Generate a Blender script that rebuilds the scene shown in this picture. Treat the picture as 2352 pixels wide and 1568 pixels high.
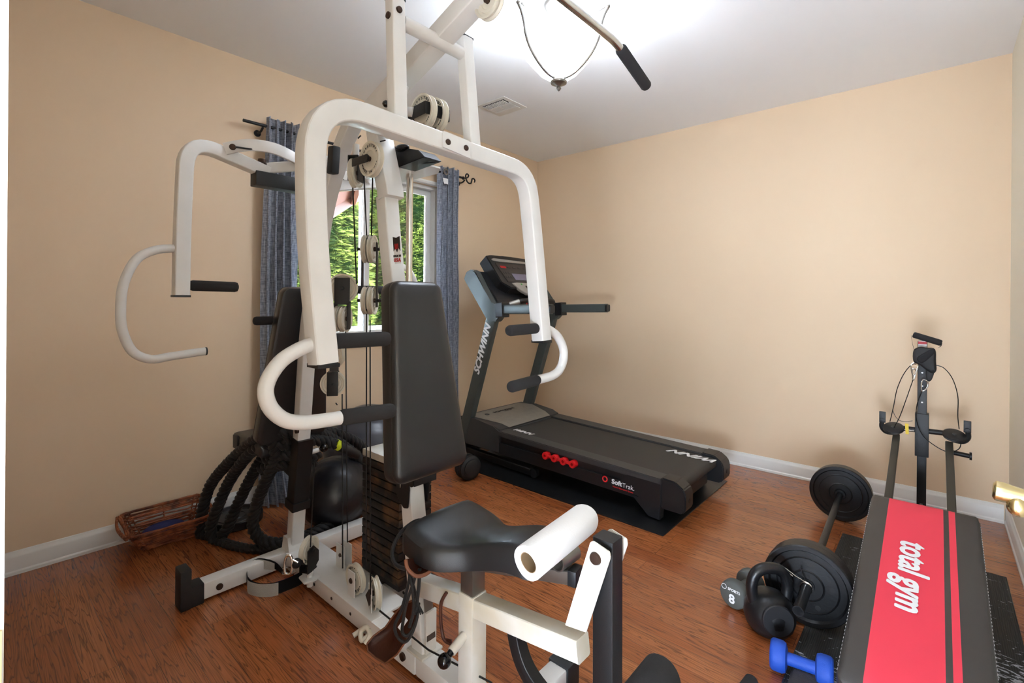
import bpy, bmesh, math, random
from mathutils import Vector, Matrix, Quaternion
random.seed(7)
PI = math.pi
for o in list(bpy.data.objects): bpy.data.objects.remove(o)
C = bpy.context.scene.collection
SC = bpy.context.scene

# ---------------------------------------------------------------- camera
F_PX, YAW, PITCH, ROLL, SHIFT, CAM_H = 1113.45, 0.719822, -0.000105, 0.0082373, -96.98, 1.14334
_f = Vector((-math.sin(YAW)*math.cos(PITCH), math.cos(YAW)*math.cos(PITCH), math.sin(PITCH)))
_r0 = Vector((math.cos(YAW), math.sin(YAW), 0)); _u0 = _r0.cross(_f)
_r = _r0*math.cos(ROLL)+_u0*math.sin(ROLL); _u = -_r0*math.sin(ROLL)+_u0*math.cos(ROLL)
cam_d = bpy.data.cameras.new('camera'); cam = bpy.data.objects.new('camera', cam_d); C.objects.link(cam)
cam_d.sensor_width = 36; cam_d.lens = 36*F_PX/2352; cam_d.shift_y = SHIFT/2352; cam_d.clip_start = 0.02
M3 = Matrix((_r, _u, -_f)).transposed()
cam.matrix_world = Matrix.Translation((0, 0, CAM_H)) @ M3.to_4x4()
SC.camera = cam

# ---------------------------------------------------------------- light and exposure
SC.view_settings.view_transform = 'Standard'; SC.view_settings.look = 'None'
SC.view_settings.exposure = 1.57; SC.view_settings.gamma = 1; SC.view_settings.use_curve_mapping = False
w = bpy.data.worlds.new('world'); SC.world = w; w.use_nodes = True
bgn = w.node_tree.nodes['Background']; bgn.inputs[0].default_value = (0.74, 0.90, 1.14, 1); bgn.inputs[1].default_value = 19.0
sd = bpy.data.lights.new('sun', 'SUN'); sd.energy = 3.2; sd.angle = 0.01; sd.color = (1, .95, .86)
sun = bpy.data.objects.new('sun', sd); C.objects.link(sun)
sun.rotation_euler = Vector((-0.62, -0.35, -0.85)).to_track_quat('-Z', 'Y').to_euler()
def lamp(name, loc, e, r, col):
    l = bpy.data.lights.new(name, 'POINT'); l.energy = e; l.shadow_soft_size = r; l.color = col
    o = bpy.data.objects.new(name, l); C.objects.link(o); o.location = loc; return o
bulb = lamp('ceiling_bulb', (-1.24, 1.71, 2.15), 15, .07, (.76, .92, 1.16))      # bulbs inside the open glass bowl
hall = lamp('hall_fill_light', (0.08, -1.2, .42), 84, .3, (.74, .91, 1.18))           # unseen fill light, added low in the hall to brighten room and ceiling

# ---------------------------------------------------------------- measured points (photo pixel + a known plane or depth)
def ray(x, y): return _f + _r*((x-1176)/F_PX) - _u*((y-784-SHIFT)/F_PX)
CP = Vector((0, 0, CAM_H))
def onX(x, y, v): d = ray(x, y); return CP + d*(v/d.x)
def onY(x, y, v): d = ray(x, y); return CP + d*(v/d.y)
def onZ(x, y, v): d = ray(x, y); return CP + d*((v-CAM_H)/d.z)
def onP(x, y, P, n):
    d = ray(x, y); P = Vector(P); n = Vector(n); return CP + d*((P-CP).dot(n)/d.dot(n))
def at(x, y, t): return CP + ray(x, y)*t

# ---------------------------------------------------------------- materials
def s2l(c): return tuple(((v/255)/12.92 if v/255 <= .04045 else ((v/255+.055)/1.055)**2.4) for v in c)
def mat(name, rgb, rough=.5, rng=(.35, .65), metal=0, spec=.5, bump=0, bscale=200, var=0, vscale=8, coat=0, rgb2=None, emis=None, sheen=0, detail=3):
    m = bpy.data.materials.new(name); m.use_nodes = True; nt = m.node_tree; b = nt.nodes['Principled BSDF']
    col = s2l(rgb)+(1,)
    b.inputs['Base Color'].default_value = col; b.inputs['Roughness'].default_value = rough
    b.inputs['Metallic'].default_value = metal; b.inputs['Specular IOR Level'].default_value = spec
    b.inputs['Coat Weight'].default_value = coat; b.inputs['Sheen Weight'].default_value = sheen
    tc = nt.nodes.new('ShaderNodeTexCoord')
    if var or rgb2:
        n = nt.nodes.new('ShaderNodeTexNoise'); n.inputs['Scale'].default_value = vscale; n.inputs['Detail'].default_value = detail
        nt.links.new(tc.outputs['Object'], n.inputs['Vector'])
        r = nt.nodes.new('ShaderNodeMapRange'); r.inputs[1].default_value, r.inputs[2].default_value = rng
        nt.links.new(n.outputs[0], r.inputs[0])
        mx = nt.nodes.new('ShaderNodeMix'); mx.data_type = 'RGBA'
        mx.inputs[6].default_value = col
        mx.inputs[7].default_value = (s2l(rgb2)+(1,)) if rgb2 else tuple(v*(1-var) for v in col[:3])+(1,)
        nt.links.new(r.outputs[0], mx.inputs[0]); nt.links.new(mx.outputs[2], b.inputs['Base Color'])
    if bump:
        n2 = nt.nodes.new('ShaderNodeTexNoise'); n2.inputs['Scale'].default_value = bscale; n2.inputs['Detail'].default_value = 2
        nt.links.new(tc.outputs['Object'], n2.inputs['Vector'])
        bp = nt.nodes.new('ShaderNodeBump'); bp.inputs['Strength'].default_value = bump; bp.inputs['Distance'].default_value = .002
        nt.links.new(n2.outputs[0], bp.inputs['Height']); nt.links.new(bp.outputs[0], b.inputs['Normal'])
    if emis:
        b.inputs['Emission Color'].default_value = s2l(emis[0])+(1,); b.inputs['Emission Strength'].default_value = emis[1]
    return m
M = {}
M['wall'] = mat('peach_wall_paint', (232, 205, 172), .6, bump=.12, bscale=500)
M['cream'] = mat('cream_wall_paint', (240, 234, 216), .6, bump=.1, bscale=400)
M['ceil'] = mat('ceiling_paint', (250, 251, 252), .8)
M['trim'] = mat('white_trim_paint', (232, 230, 224), .35)
M['white'] = mat('off_white_powder_coat', (228, 226, 222), .32, coat=.25, var=.05, vscale=14)
M['worn'] = mat('off_white_worn_powder_coat', (220, 218, 212), .35, coat=.2, rgb2=(206, 194, 170), vscale=6, detail=8)
M['blackm'] = mat('black_powder_coat', (14, 14, 15), .45, bump=.25, bscale=700)
M['blackg'] = mat('black_gloss_steel', (12, 12, 13), .25)
M['vinyl'] = mat('black_vinyl', (32, 32, 33), .33, bump=.22, bscale=900, coat=.15)
M['foam'] = mat('black_foam', (38, 37, 38), .9, bump=.5, bscale=900)
M['rubber'] = mat('black_rubber', (24, 24, 25), .6, bump=.2, bscale=300)
M['plastic'] = mat('black_plastic', (26, 27, 29), .4)
M['graph'] = mat('graphite_plastic', (58, 58, 58), .45, bump=.15, bscale=600)
M['slate'] = mat('slate_grey_metallic', (84, 90, 88), .36, metal=.35)
M['silver'] = mat('silver_plastic', (176, 174, 168), .35, metal=.5)
M['brushed'] = mat('brushed_aluminium', (196, 189, 176), .4, metal=.15, var=.1, vscale=30)
M['chrome'] = mat('chrome', (232, 230, 226), .22, metal=1)
M['nickel'] = mat('brushed_nickel', (150, 147, 142), .36, metal=1)
M['brass'] = mat('polished_brass', (228, 212, 162), .22, metal=1)
M['pulley'] = mat('cream_nylon', (222, 214, 196), .35, var=.06, vscale=20)
M['cable'] = mat('black_cable', (14, 15, 16), .35)
M['bolt'] = mat('aged_bronze_bolt', (70, 52, 42), .5, metal=.6)
M['rust'] = mat('worn_iron_plate', (28, 26, 25), .5, (.5, .72), metal=.25, rgb2=(104, 74, 46), vscale=13, detail=8, bump=.3, bscale=200)
M['iron'] = mat('black_painted_iron', (20, 20, 22), .38, var=.2, vscale=30, bump=.2, bscale=120)
M['red'] = mat('red_vinyl', (236, 58, 80), .5, bump=.15, bscale=900)
M['redp'] = mat('red_plastic', (222, 30, 34), .4)
M['whitep'] = mat('white_print', (240, 240, 240), .5)
M['blackp'] = mat('black_print', (24, 22, 22), .5)
M['redprint'] = mat('red_print', (190, 24, 30), .5)
M['blue'] = mat('blue_neoprene', (22, 74, 178), .6, bump=.3, bscale=700)
M['navy'] = mat('navy_neoprene', (26, 34, 92), .7, bump=.3, bscale=500)
M['grey8'] = mat('grey_neoprene', (86, 88, 84), .7, bump=.3, bscale=700)
M['rope'] = mat('black_polyester_rope', (11, 11, 13), .65, bump=.5, bscale=400, var=.3, vscale=60, sheen=.1)
M['yellow'] = mat('yellow_green_tape', (206, 222, 40), .5)
M['leather'] = mat('brown_leather', (98, 52, 32), .45, rgb2=(70, 34, 22), vscale=7, bump=.3, bscale=300)
M['leather2'] = mat('tan_leather_edge', (116, 68, 42), .5)
M['wicker'] = mat('brown_wicker', (176, 98, 54), .6, rgb2=(92, 48, 30), vscale=25, detail=5)
M['fleece'] = mat('white_fleece', (235, 232, 224), .95, bump=.8, bscale=350, sheen=.3)
M['paper'] = mat('white_paper_towel', (244, 242, 238), .9, bump=.35, bscale=160)
M['card'] = mat('brown_cardboard', (150, 124, 92), .85)
M['bakelite'] = mat('black_ball_knob', (10, 10, 11), .12)
M['ball'] = mat('black_anti_burst_vinyl', (22, 22, 27), .35, bump=.1, bscale=60)
M['ballg'] = mat('grey_anti_burst_vinyl', (62, 63, 72), .3, bump=.1, bscale=60)
M['lcd'] = mat('grey_lcd', (118, 112, 132), .3)
M['decal'] = mat('dark_decal', (52, 46, 44), .45)
M['orange'] = mat('orange_decal', (232, 150, 30), .5)
M['green'] = mat('green_button', (50, 170, 60), .4)
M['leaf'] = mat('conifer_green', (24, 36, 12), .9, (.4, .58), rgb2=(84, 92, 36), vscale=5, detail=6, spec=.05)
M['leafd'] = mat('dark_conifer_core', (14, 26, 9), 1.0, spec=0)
M['bark'] = mat('brown_bark', (86, 64, 46), .85)
M['vent_dark'] = mat('dark_duct', (40, 38, 36), .8)

# wood floor: oak strips running along X
def floor_mat():
    m = bpy.data.materials.new('oak_strip_floor'); m.use_nodes = True; nt = m.node_tree; N = nt.nodes; L = nt.links; b = N['Principled BSDF']
    tc = N.new('ShaderNodeTexCoord')
    br = N.new('ShaderNodeTexBrick'); br.offset = .37; br.offset_frequency = 2
    br.inputs['Scale'].default_value = 1; br.inputs['Brick Width'].default_value = .95; br.inputs['Row Height'].default_value = .083
    br.inputs['Mortar Size'].default_value = .0005; br.inputs['Color1'].default_value = (0, 0, 0, 1); br.inputs['Color2'].default_value = (1, 1, 1, 1)
    br.inputs['Mortar'].default_value = (.5, .5, .5, 1)
    L.new(tc.outputs['Object'], br.inputs['Vector'])
    # per board offset of the grain
    sep = N.new('ShaderNodeSeparateXYZ'); L.new(tc.outputs['Object'], sep.inputs[0])
    bw = N.new('ShaderNodeRGBToBW'); L.new(br.outputs['Color'], bw.inputs[0])
    def math_(op, a, bb=None, v=None):
        n = N.new('ShaderNodeMath'); n.operation = op; L.new(a, n.inputs[0])
        if bb is not None: L.new(bb, n.inputs[1])
        if v is not None: n.inputs[1].default_value = v
        return n.outputs[0]
    row = math_('FLOOR', math_('DIVIDE', sep.outputs[1], v=.083))
    rnd = N.new('ShaderNodeTexWhiteNoise'); rnd.noise_dimensions = '2D'
    cb = N.new('ShaderNodeCombineXYZ'); L.new(row, cb.inputs[0]); L.new(bw.outputs[0], cb.inputs[1]); L.new(cb.outputs[0], rnd.inputs['Vector'])
    off = math_('MULTIPLY', rnd.outputs['Value'], v=30)
    cx = N.new('ShaderNodeCombineXYZ')
    L.new(math_('MULTIPLY', math_('ADD', sep.outputs[0], off), v=.75), cx.inputs[0])
    L.new(math_('MULTIPLY', sep.outputs[1], v=12.0), cx.inputs[1]); L.new(off, cx.inputs[2])
    # cathedral grain: contour lines of a stretched noise
    n1 = N.new('ShaderNodeTexNoise'); n1.inputs['Scale'].default_value = 1.15; n1.inputs['Detail'].default_value = 4; n1.inputs['Roughness'].default_value = .45
    L.new(cx.outputs[0], n1.inputs['Vector'])
    rings = math_('MULTIPLY', n1.outputs[0], v=26)
    saw = math_('FRACT', rings)
    ramp = N.new('ShaderNodeValToRGB'); e = ramp.color_ramp.elements
    e[0].position = 0; e[0].color = (.0, .0, .0, 1); e[1].position = .22; e[1].color = (1, 1, 1, 1)
    k = ramp.color_ramp.elements.new(.92); k.color = (.82, .82, .82, 1); k = ramp.color_ramp.elements.new(1.0); k.color = (0, 0, 0, 1)
    L.new(saw, ramp.inputs[0])
    # fine pores
    cp = N.new('ShaderNodeCombineXYZ'); L.new(math_('MULTIPLY', sep.outputs[0], v=7), cp.inputs[0]); L.new(math_('MULTIPLY', sep.outputs[1], v=260), cp.inputs[1]); L.new(off, cp.inputs[2])
    n2 = N.new('ShaderNodeTexNoise'); n2.inputs['Scale'].default_value = 1; n2.inputs['Detail'].default_value = 2
    L.new(cp.outputs[0], n2.inputs['Vector'])
    pr = N.new('ShaderNodeMapRange'); pr.inputs[1].default_value = .38; pr.inputs[2].default_value = .56; L.new(n2.outputs[0], pr.inputs[0])
    g = N.new('ShaderNodeMath'); g.operation = 'MULTIPLY'; L.new(ramp.outputs[0], g.inputs[0])
    g2 = N.new('ShaderNodeMapRange'); g2.inputs[3].default_value = .6; L.new(pr.outputs[0], g2.inputs[0]); L.new(g2.outputs[0], g.inputs[1])
    base = N.new('ShaderNodeMix'); base.data_type = 'RGBA'
    base.inputs[6].default_value = s2l((104, 58, 34))+(1,)
    tone = N.new('ShaderNodeMix'); tone.data_type = 'RGBA'; L.new(rnd.outputs['Value'], tone.inputs[0])
    tone.inputs[6].default_value = s2l((162, 88, 46))+(1,); tone.inputs[7].default_value = s2l((188, 114, 64))+(1,)
    L.new(g.outputs[0], base.inputs[0]); L.new(tone.outputs[2], base.inputs[7])
    seam = N.new('ShaderNodeMix'); seam.data_type = 'RGBA'; L.new(br.outputs['Fac'], seam.inputs[0]); L.new(base.outputs[2], seam.inputs[6]); seam.inputs[7].default_value = s2l((74, 40, 24))+(1,)
    L.new(seam.outputs[2], b.inputs['Base Color'])
    b.inputs['Roughness'].default_value = .24; b.inputs['Coat Weight'].default_value = .35; b.inputs['Coat Roughness'].default_value = .16
    bp = N.new('ShaderNodeBump'); bp.inputs['Strength'].default_value = .12; bp.inputs['Distance'].default_value = .001
    L.new(g.outputs[0], bp.inputs['Height']); L.new(bp.outputs[0], b.inputs['Normal'])
    return m
M['floor'] = floor_mat()
def wood_mat(name, a, b_, ax=0, sc=14):
    m = mat(name, a, .55); nt = m.node_tree; N = nt.nodes; L = nt.links
    tc = [n for n in N if n.type == 'TEX_COORD'][0]
    mp = N.new('ShaderNodeMapping'); s = [sc]*3; s[ax] = 1.2; mp.inputs['Scale'].default_value = s; L.new(tc.outputs['Object'], mp.inputs[0])
    n = N.new('ShaderNodeTexNoise'); n.inputs['Scale'].default_value = 2; n.inputs['Detail'].default_value = 4; L.new(mp.outputs[0], n.inputs['Vector'])
    mx = N.new('ShaderNodeMix'); mx.data_type = 'RGBA'; mx.inputs[6].default_value = s2l(a)+(1,); mx.inputs[7].default_value = s2l(b_)+(1,)
    L.new(n.outputs[0], mx.inputs[0]); L.new(mx.outputs[2], N['Principled BSDF'].inputs['Base Color']); return m
M['cedar'] = wood_mat('orange_cedar', (84, 38, 8), (58, 24, 3), 1)
def linen(name, a, b_):
    m = mat(name, a, .85, sheen=.2); nt = m.node_tree; N = nt.nodes; L = nt.links; tc = [n for n in N if n.type == 'TEX_COORD'][0]
    outs = []
    for sc in ((60, 70, 22), (14, 9, 260)):
        mp = N.new('ShaderNodeMapping'); mp.inputs['Scale'].default_value = sc; L.new(tc.outputs['UV'], mp.inputs[0])
        mp.inputs['Scale'].default_value = (sc[1], sc[2], 1)
        n = N.new('ShaderNodeTexNoise'); n.inputs['Scale'].default_value = 1; n.inputs['Detail'].default_value = 3; L.new(mp.outputs[0], n.inputs['Vector']); outs.append(n.outputs[0])
    ad = N.new('ShaderNodeMath'); ad.operation = 'ADD'; L.new(outs[0], ad.inputs[0]); L.new(outs[1], ad.inputs[1])
    r = N.new('ShaderNodeMapRange'); r.inputs[1].default_value = .85; r.inputs[2].default_value = 1.15; L.new(ad.outputs[0], r.inputs[0])
    mx = N.new('ShaderNodeMix'); mx.data_type = 'RGBA'; mx.inputs[6].default_value = s2l(a)+(1,); mx.inputs[7].default_value = s2l(b_)+(1,)
    L.new(r.outputs[0], mx.inputs[0]); b = N['Principled BSDF']; L.new(mx.outputs[2], b.inputs['Base Color'])
    tr = N.new('ShaderNodeBsdfTranslucent'); L.new(mx.outputs[2], tr.inputs[0]); ms = N.new('ShaderNodeMixShader'); ms.inputs[0].default_value = .3
    out = N['Material Output']; L.new(b.outputs[0], ms.inputs[1]); L.new(tr.outputs[0], ms.inputs[2]); L.new(ms.outputs[0], out.inputs[0])
    return m
M['linen'] = linen('blue_grey_linen', (158, 164, 180), (222, 226, 234))
def glass_mat():
    m = bpy.data.materials.new('window_glass'); m.use_nodes = True; nt = m.node_tree; N = nt.nodes; N.remove(N['Principled BSDF'])
    t = N.new('ShaderNodeBsdfTransparent'); t.inputs[0].default_value = (.96, .98, .97, 1); g = N.new('ShaderNodeBsdfGlossy'); g.inputs['Roughness'].default_value = .02
    fr = N.new('ShaderNodeFresnel'); fr.inputs[0].default_value = 1.45; mx = N.new('ShaderNodeMixShader')
    nt.links.new(fr.outputs[0], mx.inputs[0]); nt.links.new(t.outputs[0], mx.inputs[1]); nt.links.new(g.outputs[0], mx.inputs[2])
    nt.links.new(mx.outputs[0], N['Material Output'].inputs[0]); return m
M['glass'] = glass_mat()
M['shade'] = mat('alabaster_glass_lit', (250, 248, 242), .25, rgb2=(238, 236, 230), vscale=9, emis=((245, 248, 255), 3.6))
_n = M['shade'].node_tree; _t = _n.nodes.new('ShaderNodeBsdfTransparent'); _x = _n.nodes.new('ShaderNodeMixShader'); _x.inputs[0].default_value = .55
_n.links.new(_n.nodes['Principled BSDF'].outputs[0], _x.inputs[2]); _n.links.new(_t.outputs[0], _x.inputs[1]); _n.links.new(_x.outputs[0], _n.nodes['Material Output'].inputs[0])   # frosted glass lets the bulb light through
def ribbed(name, a, b_, ax, sc, rough=.7):
    m = mat(name, a, rough); nt = m.node_tree; N = nt.nodes; L = nt.links; tc = [n for n in N if n.type == 'TEX_COORD'][0]
    wv = N.new('ShaderNodeTexWave'); wv.bands_direction = ax; wv.inputs['Scale'].default_value = sc; L.new(tc.outputs['Object'], wv.inputs['Vector'])
    mx = N.new('ShaderNodeMix'); mx.data_type = 'RGBA'; mx.inputs[6].default_value = s2l(a)+(1,); mx.inputs[7].default_value = s2l(b_)+(1,)
    L.new(wv.outputs[0], mx.inputs[0]); L.new(mx.outputs[2], N['Principled BSDF'].inputs['Base Color'])
    bp = N.new('ShaderNodeBump'); bp.inputs['Strength'].default_value = .4; bp.inputs['Distance'].default_value = .002; L.new(wv.outputs[0], bp.inputs['Height']); L.new(bp.outputs[0], N['Principled BSDF'].inputs['Normal'])
    return m
M['mat_rib'] = ribbed('ribbed_black_mat', (40, 40, 36), (58, 57, 50), 'X', 60)
M['belt'] = mat('treadmill_belt', (52, 50, 48), .6, bump=.3, bscale=900)
M['mirror_strip'] = mat('raw_steel', (150, 146, 140), .3, metal=.9, var=.2, vscale=12)

# ---------------------------------------------------------------- mesh helpers
def V(*a): return Vector(a)
def obj(name, bm, m, parent=None, smooth=40, label=None, kind=None, uv=False):
    me = bpy.data.meshes.new(name); bmesh.ops.recalc_face_normals(bm, faces=bm.faces); bm.to_mesh(me); bm.free()
    if smooth:
        me.shade_smooth(); me.set_sharp_from_angle(angle=math.radians(smooth))
    ms = m if isinstance(m, (list, tuple)) else [m]
    for x in ms: me.materials.append(M[x] if isinstance(x, str) else x)
    return link(name, me, parent, label, kind)
def link(name, me, parent=None, label=None, kind=None):
    o = bpy.data.objects.new(name, me); C.objects.link(o)
    if parent is not None:
        o.parent = parent
        o.location = -wloc(parent)
    if label: o['label'] = label
    if kind: o['kind'] = kind
    return o
def wloc(o):
    v = Vector(o.location); p = o.parent
    while p: v += Vector(p.location); p = p.parent
    return v
def thing(name, label, cat, loc=(0, 0, 0), group=None):
    o = bpy.data.objects.new(name, None); C.objects.link(o); o.location = loc; o.empty_display_size = .05
    o['label'] = label; o['category'] = cat
    if group: o['group'] = group
    return o
def tag(o, label, cat, group=None):
    o['label'] = label; o['category'] = cat
    if group: o['group'] = group
    return o
def struct(name, bm, m, parent=None, smooth=0):
    return obj(name, bm, m, parent, smooth, kind='structure' if parent is None else None)
B = bmesh.new
def frame(d, up=(0, 0, 1)):
    d = Vector(d).normalized(); up = Vector(up)
    if abs(d.dot(up.normalized())) > .98: up = V(1, 0, 0) if abs(d.x) < .9 else V(0, 1, 0)
    s = up.cross(d).normalized(); u = d.cross(s).normalized(); return s, u, d      # side, up, dir
def box(bm, c, s, rot=None, bev=0, seg=2):
    r = bmesh.ops.create_cube(bm, size=1); vs = r['verts']
    bmesh.ops.scale(bm, vec=Vector(s), verts=vs)
    if bev:
        es = list({e for v in vs for e in v.link_edges}); br = bmesh.ops.bevel(bm, geom=es, offset=bev, segments=seg, affect='EDGES', profile=.6)
        vs = list({v for f in br['faces'] for v in f.verts} | {v for v in vs if v.is_valid})
    mt = Matrix.Translation(Vector(c))
    if rot is not None: mt = mt @ (rot.to_4x4() if isinstance(rot, Matrix) else rot)
    bmesh.ops.transform(bm, matrix=mt, verts=vs); return vs
def bx(bm, x0, x1, y0, y1, z0, z1, bev=0): return box(bm, ((x0+x1)/2, (y0+y1)/2, (z0+z1)/2), (abs(x1-x0), abs(y1-y0), abs(z1-z0)), bev=bev)
def rect(w_, h_, r=.006, n=3):
    p = []
    for cx, cy, a0 in ((w_/2-r, h_/2-r, 0), (-w_/2+r, h_/2-r, 90), (-w_/2+r, -h_/2+r, 180), (w_/2-r, -h_/2+r, 270)):
        for i in range(n+1): a = math.radians(a0+90*i/n); p.append((cx+r*math.cos(a), cy+r*math.sin(a)))
    return p
def circ(r, n=16): return [(r*math.cos(2*PI*i/n), r*math.sin(2*PI*i/n)) for i in range(n)]
def sweep(bm, pts, sec, up=None, closed=False, caps=True, scale=None, twist=None):
    pts = [Vector(p) for p in pts]; n = len(pts); rings = []; prev = None
    for i, p in enumerate(pts):
        if closed: a = pts[(i+1) % n]-p; b = p-pts[i-1]
        else: a = pts[min(i+1, n-1)]-pts[min(i, n-2)]; b = pts[max(i, 1)]-pts[max(i-1, 0)]
        a = a.normalized(); b = b.normalized(); t = (a+b)
        if t.length < 1e-6: t = a
        t.normalize(); k = 1/max(.35, math.sqrt(max(0.0, (1+a.dot(b))/2)))
        if up is not None: s, u, _ = frame(t, up)
        else:
            if prev is None: s, u, _ = frame(t)
            else:
                s = prev-t*prev.dot(t); s.normalize(); u = t.cross(s)
            prev = s
        bn = (a-b)
        sc = scale[i] if scale else 1
        ring = []
        for x, y in sec:
            if twist: ca, sa = math.cos(twist*i), math.sin(twist*i); x, y = x*ca-y*sa, x*sa+y*ca
            o = (s*x+u*y)*sc
            if bn.length > 1e-4:
                bd = bn.normalized(); o = o+bd*(o.dot(bd)*(k-1))
            ring.append(bm.verts.new(p+o))
        rings.append(ring)
    m = len(sec)
    for i in range(n if closed else n-1):
        A, Bv = rings[i], rings[(i+1) % n]
        for j in range(m): bm.faces.new((A[j], A[(j+1) % m], Bv[(j+1) % m], Bv[j]))
    if caps and not closed:
        bm.faces.new(rings[0][::-1]); bm.faces.new(rings[-1])
    return rings
def fillet(pts, r, n=6):
    pts = [Vector(p) for p in pts]; out = [pts[0]]
    for i in range(1, len(pts)-1):
        p = pts[i]; a = (pts[i-1]-p); b = (pts[i+1]-p); rr = r[i-1] if isinstance(r, (list, tuple)) else r
        d = min(rr, a.length*.49, b.length*.49); a = a.normalized()*d; b = b.normalized()*d
        for k in range(n+1):
            t = k/n; out.append((p+a)*(1-t)**2+p*2*t*(1-t)+(p+b)*t*t)
    out.append(pts[-1]); return out
def spline(pts, n=8, closed=False):
    pts = [Vector(p) for p in pts]; out = []; L = len(pts)
    for i in range(L if closed else L-1):
        if closed: a, b, c, d = pts[i-1], pts[i], pts[(i+1) % L], pts[(i+2) % L]
        else: a, b, c, d = pts[max(i-1, 0)], pts[i], pts[i+1], pts[min(i+2, L-1)]
        for k in range(n):
            t = k/n; out.append(.5*((2*b)+(c-a)*t+(2*a-5*b+4*c-d)*t*t+(-a+3*b-3*c+d)*t**3))
    if not closed: out.append(pts[-1])
    return out
def beam(bm, a, b, w_, h_, up=(0, 0, 1), r=.006): sweep(bm, [a, b], rect(w_, h_, r), up=up)
def tube(bm, pts, r, n=14, **k): return sweep(bm, pts, circ(r, n), **k)
def rod(bm, a, b, r, n=16, rnd=0):
    a, b = Vector(a), Vector(b)
    if rnd:
        d = (b-a).normalized(); pts = [a, a+d*rnd*.3, a+d*rnd]+[b-d*rnd, b-d*rnd*.3, b]; sweep(bm, pts, circ(r, n), scale=[.55, .88, 1, 1, .88, .55])
    else: sweep(bm, [a, b], circ(r, n))
def lathe(bm, prof, c, ax=(0, 0, 1), n=28, caps=True):
    s, u, d = frame(ax, V(0, 0, 1) if abs(Vector(ax).normalized().z) < .9 else V(0, 1, 0)); c = Vector(c); R = []
    for r, z in prof: R.append([bm.verts.new(c+d*z+(s*math.cos(2*PI*i/n)+u*math.sin(2*PI*i/n))*max(r, 1e-4)) for i in range(n)])
    for a, b in zip(R, R[1:]):
        for i in range(n): bm.faces.new((a[i], a[(i+1) % n], b[(i+1) % n], b[i]))
    if caps: bm.faces.new(R[0][::-1]); bm.faces.new(R[-1])
def prism(bm, poly, vec, bev=0):
    poly = [Vector(p) for p in poly]; vec = Vector(vec)
    a = [bm.verts.new(p) for p in poly]; b = [bm.verts.new(p+vec) for p in poly]; n = len(a)
    fs = [bm.faces.new(a[::-1]), bm.faces.new(b)]
    for i in range(n): fs.append(bm.faces.new((a[i], a[(i+1) % n], b[(i+1) % n], b[i])))
    if bev:
        bmesh.ops.bevel(bm, geom=list({e for f in fs for e in f.edges}), offset=bev, segments=2, affect='EDGES')
def sphere(bm, c, r, s=(1, 1, 1), u=24, v=14):
    q = bmesh.ops.create_uvsphere(bm, u_segments=u, v_segments=v, radius=r)['verts']
    bmesh.ops.scale(bm, vec=Vector(s), verts=q); bmesh.ops.translate(bm, vec=Vector(c), verts=q)
def text(body, size, org, right, up, m, parent, name='lettering', ext=.0006, shear=0, bold=0, align='CENTER', cx=1.0, label=None):
    cu = bpy.data.curves.new('t', 'FONT'); cu.body = body; cu.size = size; cu.extrude = ext; cu.shear = shear; cu.align_x = align; cu.align_y = 'CENTER'
    cu.resolution_u = 3
    o = bpy.data.objects.new('t', cu); C.objects.link(o); bpy.context.view_layer.update()
    me = bpy.data.meshes.new_from_object(o.evaluated_get(bpy.context.evaluated_depsgraph_get())); bpy.data.objects.remove(o); bpy.data.curves.remove(cu)
    r = Vector(right).normalized(); u = Vector(up); u = (u-r*u.dot(r)).normalized(); n = r.cross(u)
    mt = Matrix((r*cx, u, n)).transposed().to_4x4(); mt.translation = Vector(org); me.transform(mt)
    if bold:
        bm_ = bmesh.new(); bm_.from_mesh(me); g0 = bm_.verts[:]+bm_.edges[:]+bm_.faces[:]
        for k_ in range(8):
            dd_ = bmesh.ops.duplicate(bm_, geom=g0)['geom']; a_ = k_*PI/4; bmesh.ops.translate(bm_, vec=(r*math.cos(a_)+u*math.sin(a_))*bold*1.1+n*(.00003*k_), verts=[v for v in dd_ if isinstance(v, bmesh.types.BMVert)])
        bm_.to_mesh(me); bm_.free()
    me.materials.clear(); me.materials.append(M[m]); me.name = name
    return link(name, me, parent, label)
def disc_text(*a, **k): return text(*a, **k)
def quad_uv(me_obj): pass

# ================================================================ THE ROOM
XW, YB, XE, H = -2.841, 3.593, .286, 2.44
WY0, WY1, WZ0, WZ1 = 1.20, 2.40, .865, 1.985         # window opening
b = B(); bx(b, XW-.15, XE+.15, -1.8, YB+.15, -.12, 0); struct('floor', b, 'floor')
b = B(); bx(b, XW-.15, XE+.15, -1.8, YB+.15, H, H+.15); struct('ceiling', b, 'ceil')
b = B()
bx(b, XW-.15, XW, -.12, WY0, 0, H); bx(b, XW-.15, XW, WY1, YB, 0, H); bx(b, XW-.15, XW, WY0, WY1, 0, WZ0); bx(b, XW-.15, XW, WY0, WY1, WZ1, H)
struct('wall_left', b, 'wall')
b = B(); bx(b, XW-.15, XE, YB, YB+.15, 0, H); struct('wall_back', b, 'wall')
b = B(); bx(b, XE, XE+.15, -.12, YB+.15, 0, H); struct('wall_right', b, 'cream')
b = B(); bx(b, XW, -.53, -.12, 0, 0, H); bx(b, -.53, XE, -.12, 0, 2.08, H); struct('wall_front', b, 'wall')
# hallway behind the camera
b = B(); bx(b, -1.3, -1.2, -1.8, -.12, 0, H); struct('wall_hall_west', b, 'cream')
b = B(); bx(b, -1.3, XE+.15, -1.9, -1.8, 0, H); struct('wall_hall_south', b, 'cream')
b = B(); bx(b, XE+.05, XE+.15, -1.8, -.12, 0, H); struct('wall_hall_east', b, 'cream')
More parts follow.
